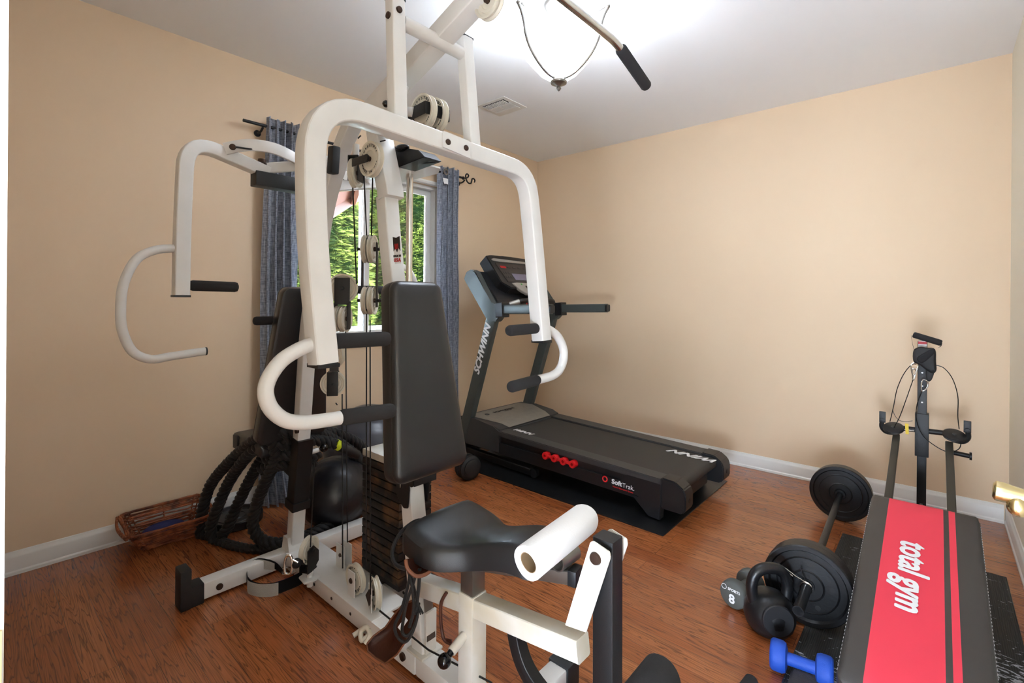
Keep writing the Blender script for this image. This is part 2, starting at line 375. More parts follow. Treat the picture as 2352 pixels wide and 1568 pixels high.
# baseboards with a moulded top and a shoe
def baseboard(name, a, bb, n):
    a, bb, n = Vector(a), Vector(bb), Vector(n); b = B()
    prof = [(0, 0), (.017, 0), (.017, .012), (.0125, .018), (.0125, .070), (.010, .078), (.006, .084), (.004, .092), (0, .094)]
    prism(b, [a+n*x+V(0, 0, z) for x, z in prof], bb-a); struct(name, b, 'trim', smooth=30)
baseboard('baseboard_left', (XW, 0, 0), (XW, YB, 0), (1, 0, 0))
baseboard('baseboard_back', (XW+.017, YB, 0), (XE-.017, YB, 0), (0, -1, 0))
baseboard('baseboard_right', (XE, .9, 0), (XE, YB, 0), (-1, 0, 0))
# door jamb at the left of the camera, with its strike plate
b = B(); bx(b, -.53, -.458, -.14, .0205, 0, 2.08); struct('trim_1', b, 'trim')
b = B(); bx(b, -.4575, -.4555, -.045, .0195, .86, .925)
sp = obj('strike_plate', b, 'brass', None); tag(sp, 'brass strike plate on the white door jamb at the left edge', 'strike plate')
# open door leaf lying along the right wall with its brass lever
b = B(); bx(b, .225, .262, .02, .755, .012, 2.05, bev=.002); dleaf = struct('door_1', b, 'trim')
b = B(); lathe(b, [(.0, 0), (.033, 0), (.033, .004), (.026, .012), (.014, .016), (.012, .05), (.0, .05)], (.225, .685, .93), (-1, 0, 0)); obj('door_rose', b, 'brass', dleaf)
b = B(); k = lambda x, y, t: at(x, y, t)
lathe(b, [(0, 0), (.007, .0), (.0098, .002), (.0100, .008), (.0080, .018), (.0078, .03), (.0088, .05), (.0098, .09), (.011, .14), (0, .142)], k(2280, 1124, .50), V(.225, .70, .938)-k(2280, 1124, .50), 24)
tube(b, spline([k(2336, 1130, .495), k(2334, 1144, .49), k(2336, 1156, .485), k(2341, 1168, .485), k(2352, 1172, .49)], 5), .0072, 16); sphere(b, k(2338, 1164, .485), .0085, (1, 1, 1.15))
obj('door_handle', b, 'brass', dleaf)
# gouge in the cream wall beside the door
b = B()
for i in range(9):
    z = .955+.014*i; box(b, (XE-.0006, 2.98+.012*random.uniform(-1, 1), z), (.0012, .006+.012*random.random(), .016))
tag(obj('wall_scuff', b, M['blackp']), 'dark chipped scuff mark in the cream paint of the right wall', 'scuff mark')

# ---------------------------------------------------------------- window
b = B()
fx0, fx1 = XW-.13, XW-.03
t = .022
bx(b, fx0, fx1, WY0, WY1, WZ0, WZ0+t); bx(b, fx0, fx1, WY0, WY1, WZ1-t, WZ1); bx(b, fx0, fx1, WY0, WY0+t, WZ0+t, WZ1-t); bx(b, fx0, fx1, WY1-t, WY1, WZ0+t, WZ1-t)
win = obj('window_1', b, 'trim', None, 0, kind='structure')
def sash(nm, y0, y1, xc):
    b = B(); s = .036; z0, z1 = WZ0+.022, WZ1-.022
    for a in ((y0, y0+s, z0+s, z1-s), (y1-s, y1, z0+s, z1-s), (y0, y1, z0, z0+s), (y0, y1, z1-s, z1)):
        bx(b, xc-.016, xc+.016, a[0], a[1], a[2], a[3])
    f = obj('window_sash', b, 'trim', win, 0)
    b = B(); bx(b, xc-.003, xc+.003, y0+s-.004, y1-s+.004, z0+s-.004, z1-s+.004); obj('window_pane', b, 'glass', f, 0)
sash('a', WY0+.022, 1.825, XW-.06); sash('b', 1.785, WY1-.022, XW-.098)
b = B(); prism(b, [(XW, WY0-.02, 1.985), (XW+.026, WY0-.02, 1.988), (XW+.032, WY0-.02, 2.0), (XW+.026, WY0-.02, 2.012), (XW, WY0-.02, 2.014)], (0, WY1-WY0+.02, 0)); obj('window_header', b, 'trim', win, 30)
b = B(); bx(b, XW-.03, XW+.035, WY0-.02, WY1+.02, WZ0-.02, WZ0, bev=.004); obj('window_sill', b, 'trim', win)
# raised blind under the header
b = B(); bx(b, XW+.002, XW+.03, WY0+.02, 1.80, 1.86, 1.98, bev=.004)
bl = obj('roller_blind', b, 'trim', None, label='white window blind pulled fully up under the window head'); bl['category'] = 'blind'

# curtain rod
b = B(); rod(b, (-2.765, .985, 2.078), (-2.765, 2.565, 2.078), .0085, 12)
rodt = thing('curtain_rod', 'thin black curtain rod with scrolled finial above the window', 'curtain rod', (-2.765, 1.75, 2.078))
obj('rod', b, 'blackm', rodt)
b = B()
c0 = V(-2.765, 2.565, 2.078)
sc = [(0, 0), (.03, .004), (.055, .018), (.06, .032), (.045, .04), (.032, .03), (.03, .012), (.04, -.012), (.06, -.028), (.085, -.026), (.094, -.008), (.1, .012), (.118, .016), (.13, .004), (.124, -.01)]
tube(b, spline([c0+V(0, y, z) for y, z in sc], 5), .0058, 10); sphere(b, c0+V(0, .004, 0), .013); obj('finial', b, 'blackm', rodt)
for yy in (1.085, 2.585):
    b = B(); tube(b, fillet([(XW+.002, yy, 2.05), (-2.79, yy, 2.05), (-2.765, yy, 2.066)], .02), .006, 8); lathe(b, [(0, 0), (.018, 0), (.018, .005), (0, .006)], (XW, yy, 2.05), (1, 0, 0)); obj('bracket', b, 'blackm', rodt)

def curtain(y0t, y1t, y0b, y1b, ztop, folds, label, amp=.026, pool=0, seed=1):
    rnd = random.Random(seed); root = thing('curtain', label, 'curtain', (-2.765, (y0t+y1t)/2, 0), 'blue-grey curtains at the window')
    b = B(); uvl = b.loops.layers.uv.new('UVMap'); nu, nv = folds*12, 44; g = []
    ph = [rnd.uniform(-.5, .5) for _ in range(folds+1)]
    for j in range(nv+1):
        v = j/nv; z = ztop*(1-v)+.012*v; row = []
        for i in range(nu+1):
            u = i/nu; w0 = y0t*(1-v)+y0b*v; w1 = y1t*(1-v)+y1b*v
            a = amp*(1+.45*math.sin(3*v+u*5+seed))*(1+.25*v)
            f = 2*PI*folds*u + .9*math.sin(2.5*v+u*5+seed)
            x = -2.765 + a*math.sin(f) + .006*math.sin(11*v+3*u)
            y = w0+(w1-w0)*u + .010*math.sin(2*f)
            x = max(x, XW+.022)
            if pool and v > .9: x += pool*(v-.9)*10*(.4+.6*u); z = max(z, .012)
            zz = z
            if j == 0: zz = z+.006*math.sin(f*1.5)
            row.append(b.verts.new((x, y, zz)))
        g.append(row)
    for j in range(nv):
        for i in range(nu):
            f = b.faces.new((g[j][i], g[j][i+1], g[j+1][i+1], g[j+1][i]))
            for lp, (a, c) in zip(f.loops, ((i, j), (i+1, j), (i+1, j+1), (i, j+1))): lp[uvl].uv = (a/nu*1.0*(y1t-y0t)*9, c/nv*2)
    bmesh.ops.solidify(b, geom=b.faces[:], thickness=.0025)
    cl = obj('panel', b, 'linen', root, 60)
    return root
cl1 = curtain(1.10, 1.262, 1.09, 1.27, 2.125, 4, 'blue-grey linen curtain at the left side of the window, hanging to the floor', amp=.03, pool=.09, seed=3)
cr1 = curtain(2.325, 2.53, 2.33, 2.56, 2.12, 4, 'blue-grey linen curtain at the right side of the window beside the treadmill', amp=.03, seed=5)
b = B(); lathe(b, [(.014, 0), (.024, 0), (.026, .003), (.024, .006), (.014, .006)], (-2.732, 2.362, 2.078), (1, .1, 0), caps=False); obj('grommet', b, 'nickel', cr1)
b = B(); prism(b, [(-2.731, 2.335, 2.03), (-2.731, 2.338, 2.005), (-2.731, 2.35, 1.985), (-2.731, 2.362, 1.992), (-2.731, 2.382, 1.988), (-2.731, 2.385, 2.03)], (.002, 0, 0)); obj('paper_tag', b, 'whitep', cr1)

# ---------------------------------------------------------------- outdoors through the window
b = B(); bx(b, -12, XW-.16, -4, 9, -.5, -.35); struct('ground_patio', b, mat('pinkish_patio', (116, 98, 92), .8, var=.15, vscale=5))
def conifer(x, y, r, h, lab, seed, nblade=1500):
    rnd = random.Random(seed); root = thing('conifer', lab, 'tree', (x, y, -.35), 'conifers outside the window')
    b = B(); tube(b, [(x, y, -.35), (x, y, h*.8)], .07, 8); obj('trunk', b, 'bark', root)
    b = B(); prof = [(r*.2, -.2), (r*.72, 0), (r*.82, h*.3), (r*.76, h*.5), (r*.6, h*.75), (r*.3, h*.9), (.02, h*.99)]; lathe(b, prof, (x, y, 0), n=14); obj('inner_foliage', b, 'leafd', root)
    b = B()
    for i in range(nblade):
        v = rnd.random()**.9; ang = rnd.uniform(-1.75, 1.0); z = -.1+v*h; rr = r*(.98-.8*v**3.2)*rnd.uniform(.78, 1.08)
        ca, sa = math.cos(ang), math.sin(ang); p = V(x+rr*ca, y+rr*sa, z); out = V(ca, sa, rnd.uniform(-.35, .5)).normalized()
        side = V(-sa, ca, rnd.uniform(-.4, .4)).normalized(); L = rnd.uniform(.05, .13)
        for k in range(5):          # a feathery spray: centre and side fingers
            s = (k-2)/2; d = (out+side*s*.9+V(0, 0, -.12*abs(s))).normalized(); q = p-out*.06+side*s*.02; ll = L*(1-.35*abs(s)); wv = side*.0065+V(0, 0, .0045)
            m1 = q+d*ll*.5
            b.faces.new([b.verts.new(q), b.verts.new(m1+wv), b.verts.new(q+d*ll), b.verts.new(m1-wv)])
    obj('foliage', b, 'leaf', root, 0, kind='stuff')
for tk_, (tx_, ty_, tr_, th_, tn_, tl_) in enumerate((
    (-6.3, 2.85, 1.02, 4.6, 17000, 'bushy green conifer seen through the left half of the window behind the cables'),
    (-6.6, 5.2, 1.06, 4.9, 17000, 'green conifer seen through the right window pane beside the chrome rod'),
    (-6.9, 7.6, 1.05, 4.2, 2500, 'green conifer at the far right edge of the view outside'),
    (-9.0, 5.0, 1.15, 5.4, 12000, 'conifer further back in the gap between the two nearest conifers'),
    (-9.1, 7.6, 1.15, 5.0, 7000, 'conifer further back behind the right window pane'),
    (-6.2, .4, 1.05, 4.4, 2500, 'green conifer at the left edge of the window beside the curtain'))):
    conifer(tx_, ty_, tr_, th_, tl_, tk_+1, tn_)
# cedar porch roof outside, upper left of the window
pr = thing('porch_roof', 'orange cedar porch roof outside the upper left of the window', 'porch roof', (-4, 1.4, 2.5))
b = B(); A = onX(831, 438, -4.6); A2 = onX(640, 560, -4.6)
P0 = V(-3.1, -.4, 2.62); P1 = V(-3.1, A.y-.9, 2.62)
prism(b, [(-3.05, -1.2, A.z+.55), (-3.05, A.y-.72, A.z+.42), A, A2, (A2.x, -1.2, A2.z-.2)], (0, 0, .05)); obj('roof_boards', b, 'cedar', pr, 0)
for t_ in (.12, .5, .85):
    p = A.lerp(A2, t_); q = V(-3.1, p.y-.62, A.z+.36)
    b = B(); beam(b, p+V(0, 0, -.05), q+V(0, 0, -.02), .05, .09); obj('rafter', b, 'cedar', pr, 0)
b = B(); beam(b, A+V(0, .01, -.0), A2+V(0, .01, -.0), .04, .13); obj('fascia', b, 'cedar', pr, 0)
b = B(); beam(b, (-4.55, .9, -.35), (-4.55, .9, A2.z+.2), .12, .12); obj('post', b, 'cedar', pr, 0)
b = B(); bx(b, -5.0, -4.9, 2.6, 3.35, -.35, .82, bev=.01); tag(obj('garden_box', b, mat('pale_green_plastic', (140, 150, 140), .6)), 'pale green-white panel outside low behind the cables', 'garden panel')

# ---------------------------------------------------------------- ceiling lamp and vent
lx, ly = -1.24, 1.71
lamp_t = thing('ceiling_lamp', 'semi-flush ceiling lamp with alabaster glass bowl and nickel scroll arms', 'ceiling lamp', (lx, ly, H))
b = B(); lathe(b, [(0, 0), (.072, 0), (.076, -.012), (.07, -.03), (.05, -.044), (.02, -.05), (0, -.05)][::-1], (lx, ly, H)); obj('canopy', b, 'nickel', lamp_t)
b = B(); rod(b, (lx, ly, H-.04), (lx, ly, 2.36), .007, 10); obj('stem', b, 'nickel', lamp_t)
b = B(); prof = [(.150, 2.300), (.166, 2.283), (.171, 2.262), (.168, 2.235), (.150, 2.203), (.118, 2.165), (.085, 2.128), (.05, 2.104), (.01, 2.098)]
inner = [(max(r-.005, .006), z+.003) for r, z in prof][::-1]
lathe(b, prof+inner, (lx, ly, 0), n=40, caps=False); obj('glass_bowl', b, 'shade', lamp_t, 60)
b = B(); lathe(b, [(0, 2.108), (.024, 2.106), (.027, 2.094), (.036, 2.088), (.034, 2.08), (.014, 2.072), (.008, 2.066), (.011, 2.058), (.006, 2.05), (0, 2.046)][::-1], (lx, ly, 0)); obj('finial', b, 'nickel', lamp_t)
for k in range(3):
    a = math.radians(-105+120*k); d = V(math.cos(a), math.sin(a), 0); b = B(); c = V(lx, ly, 0)
    tube(b, spline([c+d*r+V(0, 0, z) for r, z in ((.05, 2.40), (.052, 2.37), (.075, 2.35), (.12, 2.348), (.17, 2.352), (.21, 2.366))], 6), .0062, 8)
    tube(b, spline([c+d*r+V(0, 0, z) for r, z in ((.214, 2.352), (.2, 2.33), (.186, 2.29), (.176, 2.24), (.152, 2.19), (.112, 2.145), (.066, 2.112), (.026, 2.1))], 6), .0068, 8)
    sphere(b, c+d*.214+V(0, 0, 2.36), .011); obj('scroll_arm', b, 'nickel', lamp_t)
vt = thing('ceiling_vent', 'white square ceiling air register with three louvre banks', 'vent', (-2.21, 2.4, H))
b = B(); bx(b, -2.335, -2.085, 2.283, 2.515, H-.006, H-.001, bev=.002); obj('vent_frame', b, 'trim', vt, 0)
b = B(); bx(b, -2.305, -2.115, 2.31, 2.488, H-.0075, H-.0062); obj('duct_opening', b, 'vent_dark', vt, 0)
b = B()
for i in range(13): box(b, (-2.30+.0145*i, 2.338, H-.010), (.0045, .05, .005))
for i in range(11): box(b, (-2.205+.009*i, 2.405, H-.010), (.0028, .07, .004)); box(b, (-2.302+.009*i, 2.405, H-.010), (.0058, .07, .004))
for i in range(2): box(b, (-2.21, 2.37-.0+.072*i, H-.0095), (.19, .006, .007))
box(b, (-2.21, 2.465, H-.010), (.19, .038, .006)); box(b, (-2.2065, 2.405, H-.0098), (.006, .07, .007)); obj('louvre', b, 'trim', vt, 0)

# ================================================================ HOME GYM MACHINE
YC = .94
gym = thing('home_gym', 'large off-white multi-station home gym with press arms, pulleys and black pads', 'gym machine', (-1.6, YC, 0))
# --- base rails
b = B(); bx(b, -2.04, -1.17, .905, .985, .012, .072, bev=.006); bx(b, -2.04, -1.40, .905, 1.05, .066, .074, bev=.002)
for x in (-1.75, -1.62, -1.5, -1.37): rod(b, (x, .9045, .045), (x, .906, .045), .006, 10)
obj('main_rail', b, 'white', gym, 25)
b = B()
b.free()
for x in (-1.79, -1.66, -1.53, -1.41, -1.28): b = B(); rod(b, (x, .9035, .043), (x, .9048, .043), .0055, 10); obj('rail_hole', b, 'blackp', gym)
b = B(); bx(b, -1.17, -.36, .908, .982, .012, .070, bev=.006); obj('front_rail', b, 'white', gym, 25)
b = B(); rod(b, (-1.225, .898, .045), (-1.225, .906, .045), .012, 12); obj('bolt', b, 'bolt', gym)
b = B(); bx(b, -2.11, -2.05, .60, 1.36, .012, .072, bev=.006); obj('cross_rail', b, 'white', gym, 25)
b = B(); rod(b, (-2.05, .66, .04), (-2.044, .66, .04), .012, 12); obj('bolt', b, 'bolt', gym)
for s, y in ((-1, .60), (1, 1.36)):
    b = B(); bx(b, -2.112, -2.048, y-.062 if s < 0 else y-.01, y+.01 if s < 0 else y+.062, 0, .075, bev=.005)
    yy = y-.05 if s < 0 else y+.05
    bx(b, -2.116, -2.044, yy-.018, yy+.018, 0, .145, bev=.006); obj('foot_bumper', b, 'rubber', gym, 25)
b = B(); bx(b, -1.76, -1.435, 1.10, 1.106, .012, .075); bx(b, -1.76, -1.435, 1.10, 1.22, .068, .075); bx(b, -1.76, -1.435, 1.214, 1.22, .012, .075); bx(b, -1.72, -1.66, .98, 1.11, .015, .07, bev=.003); bx(b, -1.56, -1.5, .98, 1.105, .015, .07, bev=.003)
obj('stack_base', b, 'white', gym, 25)
b = B()
b.free()
for x in (-1.49, -1.455): b = B(); rod(b, (x, 1.0985, .045), (x, 1.1005, .045), .006, 10); obj('rail_hole', b, 'blackp', gym)
# front foot
b = B(); bx(b, -.86, -.80, .985, 1.17, .012, .07, bev=.006); obj('front_foot', b, 'white', gym, 25)
b = B(); bx(b, -.866, -.794, 1.165, 1.225, 0, .076, bev=.006); obj('foot_cap', b, 'rubber', gym, 25)
# --- masts
b = B(); pts = [(-1.175, YC+.005, .07), (-1.285, YC+.005, .86), onY(895, 540, .945), onY(889, 452, .945)]
beam_sec = rect(.055, .055, .006)
sweep(b, pts, beam_sec, up=(0, 1, 0)); obj('front_mast', b, 'white', gym, 25)
b = B(); sweep(b, [onY(898, 456, .945), onY(896, 436, .945), onY(874, 325, .945), onY(866, 270, .945)], rect(.06, .068, .006), up=(0, 1, 0)); obj('mast_head', b, 'white', gym, 25)
b = B(); bx(b, -1.21, -1.135, .905, .985, .07, .078, bev=.002); bx(b, -1.15, -1.142, .925, .965, .078, .2); obj('mast_foot_plate', b, 'worn', gym)
b = B(); box(b, (-1.1525, YC+.004, .20), (.002, .032, .17), Matrix.Rotation(math.radians(-8), 4, 'Y')); obj('mast_panel', b, 'mirror_strip', gym)
b = B(); sweep(b, fillet([(-2.065, YC+.015, .07), (-2.00, YC+.01, .56), (-1.93, YC, 1.0), (-1.80, YC, 1.5), (-1.66, YC, 1.72), (-1.575, YC, 1.80)], .1), rect(.05, .055, .006), up=(0, 1, 0)); obj('rear_mast', b, 'white', gym, 25)
b = B(); prism(b, [(-2.10, .915, .072), (-2.03, .915, .072), (-2.045, .915, .13), (-2.085, .915, .13)], (0, .06, 0)); obj('mast_gusset', b, 'white', gym)
for p in ((-1.955, .91, .60), (-1.80, .91, 1.44)):
    b = B(); rod(b, (p[0], p[1]-.006, p[2]), (p[0], p[1]+.004, p[2]), .010, 12); obj('bolt', b, 'bolt', gym)
# badge on the front mast
q = V(-1.304, YC-.0238, 1.19); ux = V(-.125, 0, 1).normalized(); rx = V(1, 0, .12).normalized()
bd0 = onY(912, 568, YC-.0235)
b = B(); s_ = lambda a, c: bd0+V(1, 0, 0)*a+ux*c+V(0, -.0006, 0)
prism(b, [s_(-.017, -.052), (s_(.017, -.052)), s_(.017, .0), s_(-.017, .0)], (0, .001, 0)); bad = obj('badge', b, 'whitep', gym)
b = B(); prism(b, [s_(*p)+V(0, -.0008, 0) for p in ((-.018, .035), (0, .031), (.018, .035), (.018, -.012), (.009, -.003), (0, -.016), (-.009, -.003), (-.018, -.012))], (0, .001, 0)); obj('badge_shield', b, 'blackp', bad)
b = B()
for i in range(3): prism(b, [s_(*p)+V(0, -.0016, 0) for p in ((-.009+.007*i, .012), (-.0055+.007*i, .012), (-.0055+.007*i, -.006), (-.009+.007*i, -.006))], (0, .001, 0))
obj('badge_stripe', b, 'redprint', bad)
text('MADE IN', .010, s_(0, -.028)+V(0, -.001, 0), (1, 0, 0), ux, 'blackp', bad, bold=.0002)
text('U.S.A.', .015, s_(0, -.041)+V(0, -.001, 0), (1, 0, 0), ux, 'redprint', bad, bold=.0006)
# --- boom
BY = .925
b = B(); sweep(b, [onY(850, 262, BY), onY(1078, 14, BY), onY(1300, -225, BY)], rect(.055, .062, .007), up=(0, 1, 0)); obj('boom', b, 'white', gym, 25)
b = B(); e0 = onY(1300, -225, BY); obj_ = None
prism(b, [onY(x, y, BY-.036) for x, y in ((838, 243), (905, 168), (935, 200), (920, 262), (872, 300))], (0, .006, 0)); prism(b, [onY(x, y, BY+.030) for x, y in ((838, 243), (905, 168), (935, 200), (920, 262), (872, 300))], (0, .006, 0)); obj('head_plate', b, 'white', gym)
b = B(); p = onY(888, 239, BY-.037); lathe(b, [(0, 0), (.011, 0), (.011, .006), (.006, .012), (0, .013)], p, (0, -1, 0), 14); obj('bolt', b, 'bakelite', gym); b = B()
p = onY(909, 205, BY-.037); lathe(b, [(0, 0), (.011, 0), (.011, .006), (.006, .012), (0, .013)], p, (0, -1, 0), 14); obj('bolt', b, 'bakelite', gym)
# orange warning label on the boom
p0 = onY(1068, 5, BY-.0285); dd = (onY(1078, 14, BY)-onY(850, 262, BY)).normalized(); nn = V(-dd.z, 0, dd.x)
b = B(); prism(b, [p0+dd*-.02+nn*.0, p0+dd*.09+nn*.0, p0+dd*.09+nn*.016, p0+dd*-.02+nn*.016], (0, -.001, 0)); lb = obj('warning_label', b, 'orange', gym)
text('DO NOT', .010, p0+dd*.012+nn*.009+V(0, -.0014, 0), dd, nn, 'blackp', lb)

# --- pulleys
def pulley(c, ax, r=.055, wd=.018, parent=None, textured=True, name='pulley'):
    b = B(); ax = Vector(ax).normalized(); h = wd/2
    prof = [(.004, -h*.5), (r*.45, -h*.5), (r*.5, -h*.75), (r*.66, -h*.75), (r*.7, -h*.35), (r*.84, -h*.45), (r*.88, -h), (r, -h), (r, -h*.72), (r*.87, -h*.2), (r*.87, h*.2), (r, h*.72), (r, h), (r*.88, h), (r*.84, h*.45), (r*.7, h*.35), (r*.66, h*.75), (r*.5, h*.75), (r*.45, h*.5), (.004, h*.5)]
    lathe(b, prof, c, ax, 40); o = obj(name, b, 'pulley', parent or gym, 25)
    b = B(); rod(b, Vector(c)-ax*(h+.004), Vector(c)+ax*(h+.004), .0085, 10); obj('axle', b, 'bolt', o)
    return o
def ptext(o, c, ax, r=.055, wd=.018, words=('TUFFSTUFF', 'MADE IN USA')):
    # small printed ring of letters on the face towards the viewer (-ax)
    ax = Vector(ax).normalized(); s, u, d = frame(ax); c = Vector(c)
    for wi, wd_ in enumerate(words):
        n = len(wd_); a0 = 90 if wi == 0 else -90
        for i, ch in enumerate(wd_):
            if ch == ' ': continue
            ang = math.radians(a0-(n/2-i-.5)*(16 if wi == 0 else -14)); rad = -s*math.cos(ang)*-1*-1+u*math.sin(ang); rad = (-s)*(-math.cos(ang))+u*math.sin(ang)
            rightv = s*(1 if True else -1)
            pos = c+(s*math.cos(ang)*-1*-1+u*math.sin(ang))*r*.765-ax*(wd*.22+.0012)
            rad = (s*math.cos(ang)+u*math.sin(ang)); up = rad if wi == 0 else -rad
            rt = up.cross(-ax)
            text(ch, r*.2, pos, -rt if (up.cross(-ax)).cross(up).dot(-ax) < 0 else rt, up, 'blackp', o, bold=.0003, ext=.0003)
def swivel(c, ax, r, wd, hang=1, parent=None, both=True, L=.075, col='blackm', wid=.034):
    # side plates holding a pulley
    ax = Vector(ax).normalized(); c = Vector(c); side = ax.cross(V(0, 0, 1)).normalized(); b = B()
    for s in ((-1, 1) if both else (-1,)):
        o = c+ax*s*(wd/2+.006); rot = Matrix((side, ax, V(0, 0, 1))).transposed()
        box(b, o+V(0, 0, hang*L*.3), (wid, .004, L), rot, bev=.0015)
    obj('pulley_bracket', b, col, parent or gym)
P0 = onY(853, 366, .880); pu = pulley(P0, (0, 1, 0), .057, .022); ptext(pu, P0, (0, 1, 0), .057, .022)
b = B(); a = P0+V(0, -.018, 0); beam(b, a+V(.004, 0, 0), a+V(-.085, 0, 0), .004, .026, up=(0, 0, 1), r=.0015); rod(b, a+V(0, -.004, 0), a+V(0, .004, 0), .012, 12); obj('pulley_bracket', b, 'blackm', gym)
# swivel pulley in its black cheeks, left of it
P1 = at(817, 398, 1.68); axs = V(.80, .60, 0); pulley(P1, axs, .05, .02)
b = B(); sd_ = axs.cross(V(0, 0, 1)).normalized(); rot = Matrix((sd_, axs.normalized(), V(0, 0, 1))).transposed()
for s in (-1, 1): box(b, P1+axs.normalized()*s*.017+V(0, 0, .012), (.05, .004, .085), rot, bev=.002)
box(b, P1+V(0, 0, .055), (.05, .036, .004), rot); obj('pulley_bracket', b, 'blackm', gym)
b = B(); beam(b, P1+V(0, 0, .055), P1+V(.0, 0, .10), .02, .02); obj('hanger', b, 'white', gym)
# black stop block on the rear mast
b = B(); p = onY(766, 368, YC-.04); box(b, p, (.04, .03, .10), Matrix.Rotation(math.radians(6), 4, 'Y'), bev=.006); obj('stop_block', b, 'rubber', gym)
# boom root pulleys
for (x, y, t, n) in ((902, 285, 1.60, 'a'),):
    p = at(x, y, t); o = pulley(p, (0, 1, 0), .05, .02); ptext(o, p, (0, 1, 0), .05, .02, ('TUFFSTUFF',))
for x, y, t in ((972, 259, 1.50), (999, 268, 1.535)):
    p = at(x, y, t); o = pulley(p, (0, 1, 0), .056, .022); ptext(o, p, (0, 1, 0), .056, .022)
ca, cb = at(972, 259, 1.50), at(999, 268, 1.535)
b = B(); yS = ca.y-.024; yN = cb.y+.024
prism(b, [(ca.x-.05, yS, ca.z-.022), (ca.x+.038, yS, ca.z-.016), (ca.x+.038, yS, ca.z+.020), (ca.x-.05, yS, ca.z+.014)], (0, .004, 0))
prism(b, [(ca.x+.036, yS, ca.z-.016), (ca.x+.041, yS, ca.z-.016), (ca.x+.041, yS, ca.z+.020), (ca.x+.036, yS, ca.z+.020)], (0, yN-yS, 0), bev=0)
prism(b, [(ca.x-.05, yN, ca.z-.022), (ca.x+.038, yN, ca.z-.016), (ca.x+.038, yN, ca.z+.020), (ca.x-.05, yN, ca.z+.014)], (0, .004, 0)); obj('pulley_bracket', b, 'blackm', gym)
b = B(); beam(b, (ca.x-.02, BY, ca.z-.0), (ca.x-.12, BY, ca.z+.03), .02, .03); bx(b, ca.x-.06, ca.x-.045, BY-.02, yN, ca.z-.02, ca.z+.015); obj('pulley_arm', b, 'white', gym)
# boom end pulleys (beside the boom)
p = at(1124, 4, 1.30); o = pulley(p, (0, 1, 0), .047, .02); ptext(o, p, (0, 1, 0), .047, .02, ('TUFFSTUFF', ''))
b = B(); rod(b, p, V(p.x, BY, p.z), .008, 10); prism(b, [p+V(-.04, .013, .01), p+V(.03, .013, .02), p+V(.02, .013, -.012), p+V(-.045, .013, -.02)], (0, .005, 0)); obj('pulley_arm', b, 'white', gym)
pe = onY(1278, -195, BY); pulley(pe+V(.03, 0, -.0), (0, 1, 0), .047, .02)

# --- chest-press frame: the big inverted U with its two uprights
UP, UN = (-1.02, 0, 1.0), (1, 0, .08)
ux_ = lambda z: -1.02-.08*(z-1.0)
def U(y, z, dx=0): return V(ux_(z)+dx, y, z)
arm = None
b = B(); pts = fillet([U(.532, .998), U(.512, 1.30), U(.522, 1.595), U(.93, 1.585), U(1.285, 1.578), U(1.30, 1.40), U(1.320, 1.003)], [.5, .135, .6, .15, .3], 9)
sweep(b, pts, rect(.052, .052, .007), up=(1, 0, 0)); arm = obj('press_arm', b, 'white', gym, 25)
for y, z in ((.532, .996), (1.32, 1.001)):
    b = B(); bx(b, ux_(z)-.0255, ux_(z)+.0255, y-.0255, y+.0255, z-.006, z+.003, bev=.001); obj('end_cap', b, 'plastic', arm)
for y0, y1 in ((.757, .765), (1.030, 1.018)):
    b = B(); sweep(b, [U(y0, 1.60), U(y1, 1.94)], rect(.042, .036, .005), up=(1, 0, 0)); obj('upright', b, 'white', arm, 25)
    b = B(); bx(b, ux_(1.94)-.018, ux_(1.94)+.018, y1-.021, y1+.021, 1.938, 1.944); obj('end_cap', b, 'plastic', arm)
b = B(); rod(b, U(.785, 1.888), U(1.0, 1.888), .019, 20); obj('pivot_tube', b, 'white', gym)
b = B(); lathe(b, [(0, 0), (.009, 0), (.009, .005), (0, .006)], U(.743, 1.888)+V(.0, 0, 0), (0, -1, 0), 12); obj('bolt', b, 'bolt', gym); b = B(); lathe(b, [(0, 0), (.009, 0), (.008, .006), (0, .007)], U(.762, 1.905)+V(.018, 0, 0), (1, 0, 0), 12); obj('bolt', b, 'bolt', gym)
b = B(); pl = [U(.885, 1.565, .0265), U(.885, 1.603, .0265), U(.89, 1.612, .0265), U(.985, 1.608, .0265), U(.99, 1.60, .0265), U(.99, 1.556, .0265)]; prism(b, pl, (.004, 0, 0)); obj('joint_plate', b, 'white', arm)
for y in (.903, .972):
    b = B(); lathe(b, [(0, 0), (.0085, 0), (.0085, .004), (.005, .007), (0, .007)], U(y, 1.583, .030), (1, 0, 0), 12); obj('bolt', b, 'bolt', arm)
